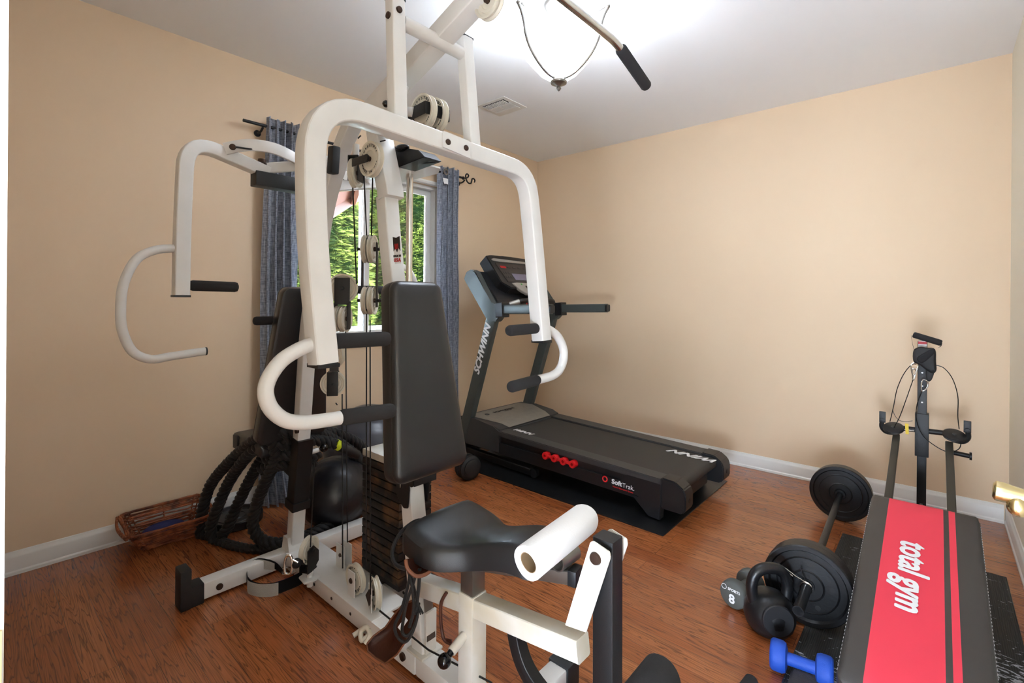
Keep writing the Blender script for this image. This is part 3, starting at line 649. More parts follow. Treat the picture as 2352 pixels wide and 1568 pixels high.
def grips(par, sy, y0, X=None):
    f = (lambda y, z: U(y, z)) if X is None else (lambda y, z: V(X, y, z))
    dz = 0 if X is None else .055
    def Y(d): return y0+sy*d
    b = B(); rod(b, f(Y(.024), 1.045+dz+(.08 if X else 0)), f(Y(.172), 1.043+dz+(.08 if X else 0)), .0178, 20, rnd=.01); obj('foam_grip', b, 'foam', par, 50)
    k = (lambda y, z: f(y, z)) if X is None else (lambda y, z: f(y, z+.16*(z-.876)/.17+.085))
    if X is None: pts = spline([k(Y(-.02), 1.043), k(Y(-.055), 1.032), k(Y(-.095), 1.008), k(Y(-.122), .966), k(Y(-.118), .925), k(Y(-.09), .892), k(Y(-.05), .878), k(Y(0), .874), k(Y(.035), .873)], 5)
    else: pts = spline([k(Y(-.02), 1.050), k(Y(-.07), 1.045), k(Y(-.118), 1.028), k(Y(-.148), .99), k(Y(-.155), .95), k(Y(-.150), .915), k(Y(-.125), .882), k(Y(-.08), .868), k(Y(-.03), .870), k(Y(.03), .873)], 5)
    b = B(); tube(b, pts, .0155 if X is None else .0135, 16); h = obj('curved_handle', b, 'white', par, 50)
    b = B()
    if X is None: rod(b, k(Y(.034), .873), k(Y(.178), .866), .0182, 20, rnd=.01); obj('foam_grip', b, 'foam', h, 50)
    else:
        b.free(); b = B(); rod(b, k(Y(.02), .8728), k(Y(.072), .875), .0135, 16); obj('handle_end', b, 'white', h, 50)
        b = B(); rod(b, k(Y(.071), .875), k(Y(.076), .875), .0138, 14); obj('end_cap', b, 'plastic', h)
grips(arm, 1, .532); grips(arm, -1, 1.322)

# --- butterfly arms of the rear station
def fly(sy, yv, ypiv):
    X = -1.86
    b = B(); yt = yv+sy*.20
    pts = fillet([V(X, yv, 1.145), V(X, yv+sy*.002, 1.38), V(X, yv+sy*.012, 1.665), V(X, yt, 1.618), V(X, yt+sy*.07, 1.600)], [.5, .13, .05], 9)
    sweep(b, pts, rect(.044, .044, .006), up=(1, 0, 0)); a = obj('fly_arm', b, 'white', gym, 25)
    b = B(); bx(b, X-.023, X+.023, yv-.023, yv+.023, 1.141, 1.148, bev=.001); obj('end_cap', b, 'plastic', a)
    grips(a, sy, yv, X)
    # bowed cam strip with its cable
    b = B(); cam_pts = [V(X+.02, yt-sy*.08, 1.650), V(X+.05, yt-sy*.02, 1.672), V(X+.075, yt+sy*.05, 1.675), V(X+.075, yt+sy*.12, 1.662), V(X+.045, yt+sy*.18, 1.650)]
    sp_ = spline(cam_pts, 6); sweep(b, sp_, rect(.010, .040, .002), up=(0, 0, 1)); obj('cam', b, 'white', a, 40)
    b = B(); beam(b, V(X+.01, yt+sy*.05, 1.612), V(X+.045, yt+sy*.18, 1.645), .008, .04, up=(0, 0, 1)); obj('cam_web', b, 'white', a)
    b = B(); c_ = V(X+.045, yt+sy*.195, 1.648); box(b, c_, (.02, .022, .035), None, bev=.005); obj('stop_block', b, 'rubber', a)
    b = B(); p = V(X+.048, yt-sy*.065, 1.655); lathe(b, [(0, 0), (.011, 0), (.009, .008), (0, .009)], p, (1, -.4*sy, 0), 14); obj('bolt', b, 'bolt', a)
    b = B(); rod(b, p+V(.005, 0, 0), V(-1.78, YC-sy*.03, 1.675), .0032, 8); obj('cable', b, 'cable', gym)
    b = B(); lathe(b, [(0, 0), (.02, 0), (.02, .006), (.014, .01), (.014, .022), (0, .024)], V(X, yt+sy*.05, 1.625), (0, 0, 1), 18); obj('pivot_cap', b, 'bolt', a)
    b = B(); rod(b, V(X, yt+sy*.05, 1.595), V(X, yt+sy*.05, 1.61), .015, 14); obj('pivot_tube', b, 'white', gym)
    yb = yt+sy*.05
    if sy > 0: b = B(); box(b, (X, (yb-.03+.90)/2, 1.572), (.055, .90-yb+.03, .052), None, bev=.003); beam(b, (X, .885, 1.572), (-1.77, .93, 1.60), .05, .05); obj('shoulder_beam', b, 'blackm', gym)
fly(1, .478, 0); fly(-1, 1.285, 0)

# --- front back pad, seat and their posts
def pad(name, c, rx, upv, w0, w1, h, th, parent=None, rc=.035):
    # tapered pad: w0 width at the top, w1 at the bottom; rx = across, upv = up; the thickness goes along the face normal
    rx = Vector(rx).normalized(); upv = Vector(upv).normalized(); nrm = rx.cross(upv); c = Vector(c); b = B()
    def out(k, zz):
        p = []; rr = max(rc-k, .004)
        for cx, cy, a0, sx, sy in ((w0/2, h/2, 0, 1, 1), (-w0/2, h/2, 90, -1, 1), (-w1/2, -h/2, 180, -1, -1), (w1/2, -h/2, 270, 1, -1)):
            for i in range(6):
                a = math.radians(a0+18*i); p.append(c+rx*(cx-sx*(k+rr)+rr*math.cos(a))+upv*(cy-sy*(k+rr)+rr*math.sin(a))+nrm*zz)
        return p
    lay = [(.012, -th/2), (.002, -th/2+.004), (0, -th/2+.012), (0, th*.12), (.0015, th*.15), (0, th*.18), (.002, th/2-.014), (.008, th/2-.005), (.018, th/2), (.045, th/2+.003)]
    R = [[b.verts.new(p) for p in out(k, z)] for k, z in lay]
    for A, Bq in zip(R, R[1:]):
        n = len(A)
        for i in range(n): b.faces.new((A[i], A[(i+1) % n], Bq[(i+1) % n], Bq[i]))
    b.faces.new(R[0][::-1]); b.faces.new(R[-1]); return obj(name, b, 'vinyl', parent or gym, 50)
upv = V(-.16, 0, 1).normalized(); nrm = V(1, 0, .16).normalized()
pcen = V(-1.19, .935, .905)
pad('back_pad', pcen, (0, 1, 0), upv, .195, .275, .585, .07)
b = B(); bx(b, -1.29, -1.24, .90, .98, .95, 1.05); beam(b, (-1.28, YC, .80), (-1.20, YC, .80), .03, .03); bx(b, -1.305, -1.25, .885, .99, .74, .86, bev=.003); obj('pad_mount', b, 'blackm', gym)
# sliding seat/pad carriage on the front mast
b = B()
for y in (.900, .978):
    prism(b, [(-1.275, y, .68), (-1.20, y, .68), (-1.20, y, .56), (-1.205, y, .505), (-1.225, y, .50), (-1.262, y, .53)], (0, .006, 0), bev=.002)
rod(b, (-1.185, .898, .588), (-1.185, .984, .588), .012, 14); bx(b, -1.2, -1.17, .90, .984, .58, .62); obj('pad_carriage', b, 'blackm', gym)
b = B(); R_ = [V(-1.238+.013*math.cos(a), .894, .61+.018*math.sin(a)) for a in [i*PI/10 for i in range(20)]]; sweep(b, R_, circ(.0016, 6), closed=True); rod(b, (-1.234, .895, .592), (-1.231, .893, .565), .0018, 6); obj('pin_ring', b, 'chrome', gym)
b = B(); lathe(b, [(0, 0), (.006, 0), (.004, .01), (0, .011)], (-1.244, .90, .607), (0, -1, 0), 10); obj('pin', b, 'bolt', gym)

# seat: contoured bench seat, narrow nose under the paper roll
b = B(); NX, NY = 30, 14; top, bot = [], []
def seat_w(s): return .132 if s < .02 else (.132*(1-s)**.0)*(1-.0) if s < .0 else (.130+.012*math.sin(min(s/.28, 1)*PI*.5)-.062*(1/(1+math.exp(-(s-.42)*16))))
for i in range(NX+1):
    s = i/NX; x = -1.112+.365*s; hw = seat_w(s); e = min(1, min(s, 1-s)/.045); rowt, rowb = [], []
    hw2 = hw*(1-.06*(1-math.sqrt(max(0, 1-(1-e)**2))))
    zc = .498+.018*math.cos(s*PI*2.1+.3)*(1-.2*s)+.018*s
    for j in range(NY+1):
        t = j/NY*2-1; y = YC+hw2*t+.055*s**1.3
        edge = max(0, (abs(t)-.8)/.2); zz = zc+.008*(1-t*t)-.014*edge**2-.010*max(0, 1-e)**2
        rowt.append(b.verts.new((x, y, zz))); rowb.append(b.verts.new((x, y, zc-.072+.010*math.sin(s*PI))))
    top.append(rowt); bot.append(rowb)
for G, fl in ((top, 0), (bot, 1)):
    for i in range(NX):
        for j in range(NY): q = (G[i][j], G[i+1][j], G[i+1][j+1], G[i][j+1]); b.faces.new(q if not fl else q[::-1])
for i in range(NX):
    for j in (0, NY): b.faces.new((top[i][j], top[i+1][j], bot[i+1][j], bot[i][j]))
for j in range(NY):
    for i in (0, NX): b.faces.new((top[i][j], top[i][j+1], bot[i][j+1], bot[i][j]))
obj('seat', b, 'vinyl', gym, 50)
b = B(); beam(b, (-1.0, YC+.01, .405), (-.675, 1.005, .462), .04, .036); sb = obj('seat_slide', b, 'mirror_strip', gym, 25)
b = B(); box(b, (-.668, 1.006, .463), (.022, .042, .038), Matrix.Rotation(.17, 4, 'Z'), bev=.002); obj('end_cap', b, 'plastic', sb)
b = B(); P_ = [V(-.692, .962, .503), V(-.692, 1.036, .503)]; lathe(b, [(.0185, 0), (.0218, 0), (.0218, .074), (.0185, .074), (.0185, 0)], P_[0], (0, 1, 0), 24, caps=False)
obj('roller_sleeve', b, 'mirror_strip', gym)
b = B(); bx(b, -.988, -.932, YC-.028, YC+.028, .07, .338, bev=.005); obj('seat_post', b, 'worn', gym, 25)
b = B(); bx(b, -.984, -.936, YC-.024, YC+.024, .33, .44, bev=.003); obj('seat_stem', b, 'mirror_strip', gym, 25)
b = B(); beam(b, (-1.215, YC, .262), (-.985, YC, .302), .05, .052); beam(b, (-.935, YC, .308), (-.60, YC, .352), .05, .052); obj('seat_beam', b, 'worn', gym, 25)
# spring pin with a black ball knob
b = B(); pk0 = V(-.965, .912, .225); pk1 = V(-.965, .868, .205)
rod(b, pk0+V(0, .004, 0), pk1, .0125, 16); kn = obj('spring_pin', b, 'worn', gym); b = B(); lathe(b, [(0, 0), (.009, 0), (.009, .012), (0, .012)], pk1, pk1-pk0, 14); sphere(b, pk1+(pk1-pk0)*.55, .0185); obj('ball_knob', b, 'bakelite', kn, 60)
# leg-extension bracket and lever
b = B()
A0 = [onY(x, y, .905) for x, y in ((1297, 1436), (1345, 1453), (1401, 1282), (1399, 1268), (1362, 1243), (1355, 1245))]
prism(b, A0, (0, .006, 0), bev=.0015); prism(b, [p+V(0, .075, 0) for p in A0], (0, .006, 0), bev=.0015); obj('lever_bracket', b, 'worn', gym)
pv = onY(1368, 1282, .905)
b = B(); lathe(b, [(0, 0), (.014, 0), (.012, .005), (0, .006)], pv+V(0, -.0005, 0), (0, -1, 0), 18); obj('bolt', b, 'bolt', gym)
b = B(); beam(b, V(pv.x+.006, YC+.005, pv.z+.035), V(pv.x+.010, YC+.005, .12), .05, .045, up=(0, 1, 0), r=.003); lev = obj('leg_lever', b, 'blackm', gym, 25)
b = B(); beam(b, V(pv.x-.04, YC+.005, pv.z-.12), V(pv.x-.005, YC+.005, pv.z-.07), .04, .03); obj('lever_stop', b, 'rubber', lev)
b = B(); rod(b, (pv.x+.0, .80, .195), (pv.x+.0, 1.13, .195), .011, 12); obj('foam_axle', b, 'blackm', lev)
for y0, y1 in ((.70, .905), (.985, 1.19)):
    b = B(); rod(b, (pv.x+.03, y0, .195), (pv.x+.03, y1, .195), .05, 28, rnd=.012); obj('foam_roller', b, 'foam', lev, 50)
# curved black cable guide arm
b = B(); pts = spline([onY(1180, 1404, YC), onY(1188, 1470, YC), onY(1206, 1528, YC), onY(1238, 1580, YC), onY(1290, 1640, YC)], 6); sweep(b, pts, rect(.034, .034, .004), up=(0, 1, 0)); obj('curved_bar', b, 'blackm', gym, 25)

# --- weight stack
stk = B(); bx(stk, -1.70, -1.46, 1.055, 1.20, .078, .096, bev=.002); st = obj('weight_stack', stk, 'iron', gym, 25)
zz = .097; NP = 15; hh = .0305
for i in range(NP):
    b = B(); bx(b, -1.70+.001*(i % 2), -1.458, 1.052, 1.202, zz, zz+hh-.0038, bev=.0025); obj('weight_plate', b, 'rust' if i < NP-1 else 'brushed', st, 30); zz += hh
for x in (-1.65, -1.51):
    b = B(); rod(b, (x, 1.127, .09), (x, 1.127, 1.66), .0125, 18); obj('guide_rod', b, 'chrome', gym)
b = B(); rod(b, (-1.58, 1.127, zz-.01), (-1.58, 1.127, 1.1), .011, 14); obj('selector_stem', b, 'chrome', gym)
# top bracket holding the guide rods
b = B(); pz = 1.615; prism(b, [(-1.70, 1.06, pz), (-1.42, 1.06, pz), (-1.36, 1.10, pz), (-1.36, 1.15, pz), (-1.42, 1.19, pz), (-1.70, 1.19, pz)], (0, 0, .006)); bx(b, -1.70, -1.42, 1.056, 1.062, pz, pz+.055); obj('guide_plate', b, 'white', gym)
g0 = onY(893, 362, 1.0); b = B()
pts = [onY(x, y, 1.0) for x, y in ((892, 334), (960, 344), (975, 360), (914, 384), (893, 378))]; prism(b, pts, (0, .075, 0), bev=.002); obj('guide_housing', b, 'blackm', gym)
b = B(); lathe(b, [(0, 0), (.008, 0), (.007, .006), (0, .007)], onY(893, 358, 1.02), (-.6, -1, 0), 10); obj('bolt', b, 'bakelite', gym)
b = B(); sphere(b, at(924, 340, 1.66), .02, (1.6, 1, .6)); obj('cable_end', b, 'bakelite', gym)

# --- floating pulleys and cables
AXE = V(.60, .80, 0)
def pr2(px, py, t, off=.024, r=.052, ax=AXE):
    c = at(px, py, t); o = []
    for s in (-1, 1): pulley(c+ax.normalized()*off/2*s, ax, r, .017)
    return c
c1 = pr2(849, 572, 1.80, .023, .052, V(.75, .66, 0)); c2 = pr2(849, 690, 1.80, .023, .052, V(.75, .66, 0))
b = B(); axn = V(.75, .66, 0).normalized(); sd2 = axn.cross(V(0, 0, 1)).normalized(); rot = Matrix((sd2, axn, V(0, 0, 1))).transposed()
mid = (c1+c2)/2
for s in (1, -1): box(b, mid+axn*s*.027, (.022, .004, (c1-c2).length+.05), rot, bev=.001)
for c in (c1, c2): rod(b, c-axn*.045, c+axn*.045, .006, 8)
obj('pulley_link', b, 'blackm', gym)
c3 = at(787, 662, 1.86); ax3 = V(-.80, .60, 0); pulley(c3, ax3, .056, .02)
b = B(); rot3 = Matrix((ax3.cross(V(0, 0, 1)).normalized(), ax3.normalized(), V(0, 0, 1))).transposed(); box(b, c3-ax3.normalized()*.016+V(0, 0, -.01), (.056, .004, .10), rot3, bev=.003); box(b, c3+ax3.normalized()*.016+V(0, 0, -.01), (.056, .004, .10), rot3, bev=.003); box(b, c3+V(0, 0, -.06), (.056, .036, .004), rot3); lathe(b, [(0, 0), (.008, 0), (.007, .007), (0, .008)], c3-ax3.normalized()*.018, -ax3, 6); obj('pulley_bracket', b, 'blackm', gym)
c4 = pr2(786, 732, 1.86, .024, .05, V(.8, .6, 0))
b = B(); a4 = V(.8, .6, 0).normalized(); rot4 = Matrix((a4.cross(V(0, 0, 1)).normalized(), a4, V(0, 0, 1))).transposed(); box(b, c4-a4*.026+V(0, 0, .01), (.03, .004, .10), rot4, bev=.001); box(b, c4+a4*.026+V(0, 0, .01), (.03, .004, .10), rot4, bev=.001); obj('pulley_bracket', b, 'blackm', gym)
c5 = at(765, 880, 1.92); pulley(c5, V(-.80, .60, 0), .048, .018); c6 = at(770, 812, 1.90); pulley(c6, V(-.2, 1, 0), .05, .018)
b = B(); ax5 = V(-.8, .6, 0).normalized(); box(b, c5-ax5*.016+V(0, 0, .0), (.042, .004, .095), rot3, bev=.002); box(b, c5+ax5*.016, (.042, .004, .095), rot3, bev=.002); box(b, (c5+c6)/2+V(0, 0, .02), (.03, .03, .06), rot3); box(b, c6-ax5*.014, (.04, .004, .09), rot3, bev=.002)
lathe(b, [(0, 0), (.006, 0), (.005, .006), (0, .007)], c5-ax5*.018, -ax5, 6); obj('pulley_bracket', b, 'blackm', gym)
def wire(a, c, r=.0031):
    b = B(); rod(b, a, c, r*.78, 8); obj('cable', b, 'cable', gym)
wire(at(810, 425, 1.68), at(819, 652, 1.84)); wire(at(836, 402, 1.70), at(843, 560, 1.80)); wire(at(856, 402, 1.67), at(853, 545, 1.80))
wire(at(842, 700, 1.79), at(841, 1300, 1.62)); wire(at(850, 735, 1.80), at(851, 1365, 1.62))
wire(at(794, 760, 1.86), at(798, 1245, 1.86)); wire(at(786, 905, 1.92), at(787, 1305, 1.66))
wire(at(722, 1060, 1.93), at(713, 1256, 1.84)); wire(at(771, 925, 1.92), at(775, 930, 1.92))
wire(at(866, 327, 1.62), at(885, 322, 1.60)); wire(at(822, 318, 1.6), at(829, 311, 1.6))
wire(at(945, 378, 1.7), at(1008, 372, 1.6), .003)
for x0, y0, t0, x1, y1, t1 in ((872, 1402, 1.52, 984, 1492, 1.42), (984, 1492, 1.42, 1130, 1568, 1.30)): wire(at(x0, y0, t0), at(x1, y1, t1), .0035)
# --- floor pulleys on the rail with their white cheek plates
def rail_pulley(x, ax, r, name_t, h=.10, off=.0):
    c = V(x, .952+off, .07+r+.006); ax = Vector(ax).normalized(); o = pulley(c, ax, r, .02); ptext(o, c, ax, r, .02)
    b = B(); sdv = ax.cross(V(0, 0, 1)).normalized(); rt = Matrix((sdv, ax, V(0, 0, 1))).transposed()
    for s in (-1, 1): box(b, V(c.x, c.y, .072+h/2)+ax*s*.017, (.044, .004, h), rt, bev=.001)
    obj('cheek_plate', b, 'white', gym)
    b = B(); lathe(b, [(0, 0), (.010, 0), (.008, .004), (0, .005)], c-ax*.019, -ax, 14); obj('bolt', b, 'bolt', gym); return c
q1 = onY(816, 1316, .95); rail_pulley(q1.x, (0, 1, 0), .052, 't', .09)
q2 = onY(861, 1362, .95); rail_pulley(q2.x, (.35, .94, 0), .052, 't', .085)
b = B(); ax = V(.35, .94, 0).normalized(); cc = onY(848, 1372, .93); prism(b, [cc+V(0, 0, .03), cc+V(.022, 0, 0), cc+V(0, 0, -.03), cc+V(-.022, 0, 0)], (0, -.001, 0)); obj('diamond_label', b, 'decal', gym)
b = B(); p = onZ(795, 1300, .07)
for yy in (1.0, 1.03): bx(b, p.x-.03, p.x+.03, yy, yy+.004, .07, .165)
lathe(b, [(0, 0), (.008, 0), (.007, .004), (0, .005)], (p.x+.002, 1.0, .12), (0, -1, 0), 12); obj('cable_anchor', b, 'white', gym)
b = B(); lathe(b, [(0, 0), (.009, 0), (.007, .004), (0, .005)], (p.x+.002, 1.0-.0005, .125), (0, -1, 0), 12); obj('bolt', b, 'bolt', gym)
# low row swivel pulley on its lug at the left of the rail
sv = onZ(712, 1318, .085); sx, sy_ = sv.x, sv.y
b = B(); prism(b, [(sx-.03, sy_-.03, .068), (sx+.025, sy_-.035, .068), (sx+.035, sy_-.01, .068), (sx+.03, .92, .068), (sx-.05, .92, .068)], (0, 0, .008), bev=.002); obj('swivel_lug', b, 'white', gym)
b = B(); rod(b, (sx, sy_, .04), (sx, sy_, .10), .0115, 16); obj('swivel_pin', b, 'white', gym)
axl = V(.88, .48, 0).normalized(); cl_ = V(sx, sy_, .175)+V(-.01, .0, 0)
o = pulley(cl_, axl, .05, .02)
b = B(); rt = Matrix((axl.cross(V(0, 0, 1)).normalized(), axl, V(0, 0, 1))).transposed(); sdv = axl.cross(V(0, 0, 1)).normalized()
for s in (-1, 1):
    c0_ = cl_+axl*s*.017; prism(b, [c0_+sdv*.034+V(0, 0, -.075), c0_+sdv*.034+V(0, 0, .012), c0_+sdv*-.002+V(0, 0, .018)-sdv*.0, c0_-sdv*.034+V(0, 0, -.015), c0_-sdv*.034+V(0, 0, -.055), c0_-sdv*.0+V(0, 0, -.078)], axl*.003)
box(b, cl_+V(0, 0, -.075), (.05, .036, .006), rt); lathe(b, [(0, 0), (.007, 0), (.006, .006), (0, .007)], cl_+axl*.02, axl, 8); obj('pulley_bracket', b, 'blackm', gym)

# --- rear station: pad, seat, sliding carriage
upr = V(.17, 0, 1).normalized()
pad('rear_back_pad', V(-2.055, .95, .86), (0, -1, 0), upr, .19, .30, .66, .065)
b = B(); bx(b, -2.43, -2.12, .83, 1.06, .465, .525, bev=.02); obj('rear_seat', b, 'vinyl', gym, 60)
sl = lambda z: V(-2.065+.145*(z-.07), YC+.012, z)
b = B(); sweep(b, [sl(.275), sl(.555)], rect(.066, .066, .004), up=(0, 1, 0)); sweep(b, [sl(.255), sl(.29)], rect(.076, .076, .004), up=(0, 1, 0)); beam(b, sl(.40)+V(-.02, 0, 0), V(-2.32, YC, .47), .05, .05); beam(b, V(-2.30, YC, .46), V(-2.53, YC, .46), .05, .045); obj('seat_carriage', b, 'blackm', gym, 25)
b = B(); pk = sl(.49); rod(b, pk+V(.02, .03, 0), pk+V(.025, .062, .005), .010, 12); k2 = obj('spring_pin', b, 'white', gym); b = B(); sphere(b, pk+V(.027, .085, .008), .017); obj('ball_knob', b, 'bakelite', k2, 60)
b = B(); rod(b, (-2.05, .775, 1.048), (-2.05, .90, 1.048), .0175, 18, rnd=.012); obj('foam_grip', b, 'foam', gym, 50)
b = B(); box(b, onX(553, 1012, -2.38), (.05, .05, .06), None, bev=.003); rod(b, onX(553, 1012, -2.38), V(-2.38, .86, .44), .012, 10); obj('leg_hold_bracket', b, 'blackm', gym)

# ---------------------------------------------------------------- lat bar hanging from the boom cable
lat = thing('lat_bar', 'chrome lat pulldown bar with black foam grips hanging near the ceiling lamp', 'exercise bar', (-.757, BY, 1.95))
e1 = onX(1415, 97, -.757); e2 = onX(1428, 110, -.757); e3 = onX(1484, 197, -.757)
yb0 = 2*BY
b = B(); pts = fillet([V(e3.x, yb0-e3.y, e3.z), V(e1.x, yb0-e1.y, e1.z), e1, e3], .04); tube(b, pts, .0125, 16); obj('bar', b, 'chrome', lat, 60)
for s in (1, -1):
    f = (lambda p: p) if s > 0 else (lambda p: V(p.x, yb0-p.y, p.z)); b = B(); a = e1.lerp(e3, .12); rod(b, f(a), f(e3+(e3-e1)*.03), .0185, 20, rnd=.008); obj('foam_grip', b, 'foam', lat, 50)
b = B(); rod(b, (e1.x, BY, e1.z), (e1.x, BY, e1.z+.05), .006, 10); tube(b, [V(e1.x, BY+.014*math.cos(a), e1.z+.06+.02*math.sin(a)) for a in [i*PI/8 for i in range(17)]], .0035, 8); obj('hook', b, 'chrome', lat)
b = B(); rod(b, (e1.x, BY, e1.z+.08), (e1.x, BY, pe.z), .003, 8); obj('cable', b, 'cable', gym)

# ---------------------------------------------------------------- things on and around the gym
pt0 = onZ(1213, 1292, .545); pt1 = onZ(1345, 1190, .553); dv = (pt1-pt0).normalized()
b = B(); prof = []
n = 36; s_, u_, d_ = frame(dv); Ln = (pt1-pt0).length
rr = lambda a: .040+.0016*math.sin(3*a+.5)
R4 = []
for z, k in ((0, .33), (0, .97), (.004, 1), (Ln*.5, 1.0), (Ln-.004, 1), (Ln, .97), (Ln, .33)):
    ring = []
    for i in range(n):
        a = 2*PI*i/n; r_ = rr(a)*k if k > .5 else .0215*(1+.12*math.sin(2*a))
        ring.append(b.verts.new(pt0+d_*z+(s_*math.cos(a)+u_*math.sin(a))*r_))
    R4.append(ring)
R4.append(R4[0])
for A, Bq in zip(R4, R4[1:]):
    for i in range(n): b.faces.new((A[i], A[(i+1) % n], Bq[(i+1) % n], Bq[i]))
roll = thing('paper_towel_roll', 'white paper towel roll lying across the front of the black gym seat', 'paper towel roll', pt0)
obj('paper', b, 'paper', roll, 50)
b = B(); R5 = []
for z, k in ((.001, 1), (Ln-.001, 1), (Ln-.001, .93), (.001, .93)): R5.append([b.verts.new(pt0+d_*z+(s_*math.cos(a)+u_*math.sin(a))*.0214*(1+.12*math.sin(2*a))*k) for a in [2*PI*i/n for i in range(n)]])
R5.append(R5[0])
for A, Bq in zip(R5, R5[1:]):
    for i in range(n): b.faces.new((A[i], A[(i+1) % n], Bq[(i+1) % n], Bq[i]))
obj('cardboard_core', b, 'card', roll, 50)

# brown leather hand straps with black cords hanging from the seat
def leather(name, P, outline, depth, lab):
    pass
ls = thing('leather_strap', 'large brown leather hanging strap resting against the rail below the gym seat', 'leather strap', at(905, 1450, 1.33))
def strap_mesh(px, t0, bow, par, nm, m, th=.004):
    # closed outline in the photo, swept into a curved sheet of leather with thickness
    b = B(); pts = [at(x, y, t) for x, y, t in px]; c = sum(pts, V(0, 0, 0))/len(pts); c = c+(c-CP).normalized()*bow
    rings = [pts]
    for k in (.75, .5, .25): rings.append([c+(p-c)*k+(CP-c).normalized()*bow*(-(1-k*k))*.5 for p in pts])
    vs = [[b.verts.new(p) for p in r] for r in rings]; cv = b.verts.new(c+(c-CP).normalized()*bow*.3)
    n = len(pts)
    for A, Bq in zip(vs, vs[1:]):
        for i in range(n): b.faces.new((A[i], A[(i+1) % n], Bq[(i+1) % n], Bq[i]))
    for i in range(n): b.faces.new((vs[-1][i], vs[-1][(i+1) % n], cv))
    bmesh.ops.solidify(b, geom=b.faces[:], thickness=th); return obj(nm, b, m, par, 60)
ol = [(843, 1478, 1.36), (858, 1460, 1.37), (885, 1440, 1.38), (905, 1412, 1.38), (925, 1388, 1.37), (948, 1378, 1.35), (962, 1392, 1.33), (960, 1418, 1.32), (945, 1445, 1.31), (930, 1475, 1.30), (912, 1502, 1.30), (885, 1523, 1.31), (862, 1510, 1.33), (845, 1495, 1.35)]
strap_mesh(ol, 1.33, .035, ls, 'leather_cup', 'leather')
b = B(); tube(b, [at(x, y, t-.004) for x, y, t in ol]+[at(*ol[0])], .0024, 8); obj('rolled_edge', b, 'leather2', ls)
b = B(); prism(b, [at(x, y, 1.30) for x, y in ((914, 1440), (921, 1448), (937, 1424), (931, 1416))], (0, -.001, 0)); obj('paper_label', b, 'whitep', ls)
for pts in ([(942, 1300, 1.3), (938, 1340, 1.3), (922, 1400, 1.29), (907, 1435, 1.28), (912, 1460, 1.28), (928, 1474, 1.28), (942, 1462, 1.28), (955, 1430, 1.29), (960, 1395, 1.3), (952, 1355, 1.3), (944, 1325, 1.3)],
            [(955, 1300, 1.3), (952, 1330, 1.3), (935, 1380, 1.29), (926, 1425, 1.28), (924, 1452, 1.28), (938, 1458, 1.28), (956, 1425, 1.3), (962, 1385, 1.3)],
            [(936, 1305, 1.31), (946, 1345, 1.29), (950, 1400, 1.28), (940, 1440, 1.28)]):
    b = B(); tube(b, spline([at(*p) for p in pts], 5), .0042, 8); obj('cord', b, 'rope', ls)
b = B(); tube(b, spline([at(964, 1305, 1.29), at(962, 1345, 1.28), at(958, 1382, 1.28), at(960, 1396, 1.28)], 4), .005, 8)
for i in range(12): a = i*PI/6; tube(b, [at(960, 1385, 1.28), at(960+12*math.cos(a), 1408+3*math.sin(a), 1.28+.008*math.sin(a))], .002, 5)
obj('tassel', b, 'rope', ls)
ls2 = thing('leather_strap', 'small brown leather strap loop poking out under the rear of the gym seat', 'leather strap', at(945, 1295, 1.28))
b = B(); tube(b, spline([at(x, y, t) for x, y, t in ((932, 1285, 1.27), (936, 1305, 1.26), (955, 1322, 1.26), (978, 1318, 1.27), (995, 1303, 1.29), (1000, 1288, 1.3))], 5), .005, 8); obj('rolled_edge', b, 'leather2', ls2)
strap_mesh([(932, 1283, 1.27), (936, 1305, 1.26), (955, 1322, 1.26), (978, 1318, 1.27), (995, 1303, 1.29), (1000, 1288, 1.3), (965, 1280, 1.33)], 1.3, .02, ls2, 'leather_cup', 'leather')
b = B(); tube(b, spline([at(*p) for p in ((985, 1195, 1.42), (955, 1196, 1.40), (925, 1218, 1.36), (905, 1250, 1.33), (901, 1278, 1.31), (912, 1298, 1.29), (932, 1306, 1.27))], 6), .005, 10); obj('cord', b, 'rope', ls2)
b = B(); tube(b, spline([at(*p) for p in ((1026, 1360, 1.36), (1014, 1382, 1.36), (1012, 1410, 1.36), (1014, 1440, 1.36), (1020, 1468, 1.35), (1036, 1478, 1.34))], 5), .0048, 8)
for i in range(6): tube(b, [at(1018, 1465, 1.35), at(1038, 1474+2.2*i-4, 1.335+.004*i)], .0018, 5)
tag(obj('frayed_cord', b, 'leather', None, 50), 'dark brown cord with frayed tip dangling below the seat beam', 'cord')

# ankle cuff clipped to the low pulley
ak = thing('ankle_cuff', 'black ankle cuff lined with white fleece lying on the floor by the low pulley', 'ankle cuff', onZ(620, 1330, 0))
def band(pts, hts, th, m, nm, par, dn=(0, 0, 1)):
    b = B(); P = spline(pts, 5); n = len(P); rows = []
    for i, p in enumerate(P):
        t = (P[min(i+1, n-1)]-P[max(i-1, 0)]).normalized(); f = i/(n-1)*(len(hts)-1); k = int(min(f, len(hts)-2)); h = hts[k]*(1-(f-k))+hts[k+1]*(f-k)
        u = Vector(dn[min(len(dn)-1, int(f+.5))] if isinstance(dn, list) else dn).normalized(); rows.append((p-u*h/2, p+u*h/2))
    vs = [(b.verts.new(a), b.verts.new(c)) for a, c in rows]
    for A, Bq in zip(vs, vs[1:]): b.faces.new((A[0], Bq[0], Bq[1], A[1]))
    bmesh.ops.solidify(b, geom=b.faces[:], thickness=th); return obj(nm, b, m, par, 60)
cz = .035
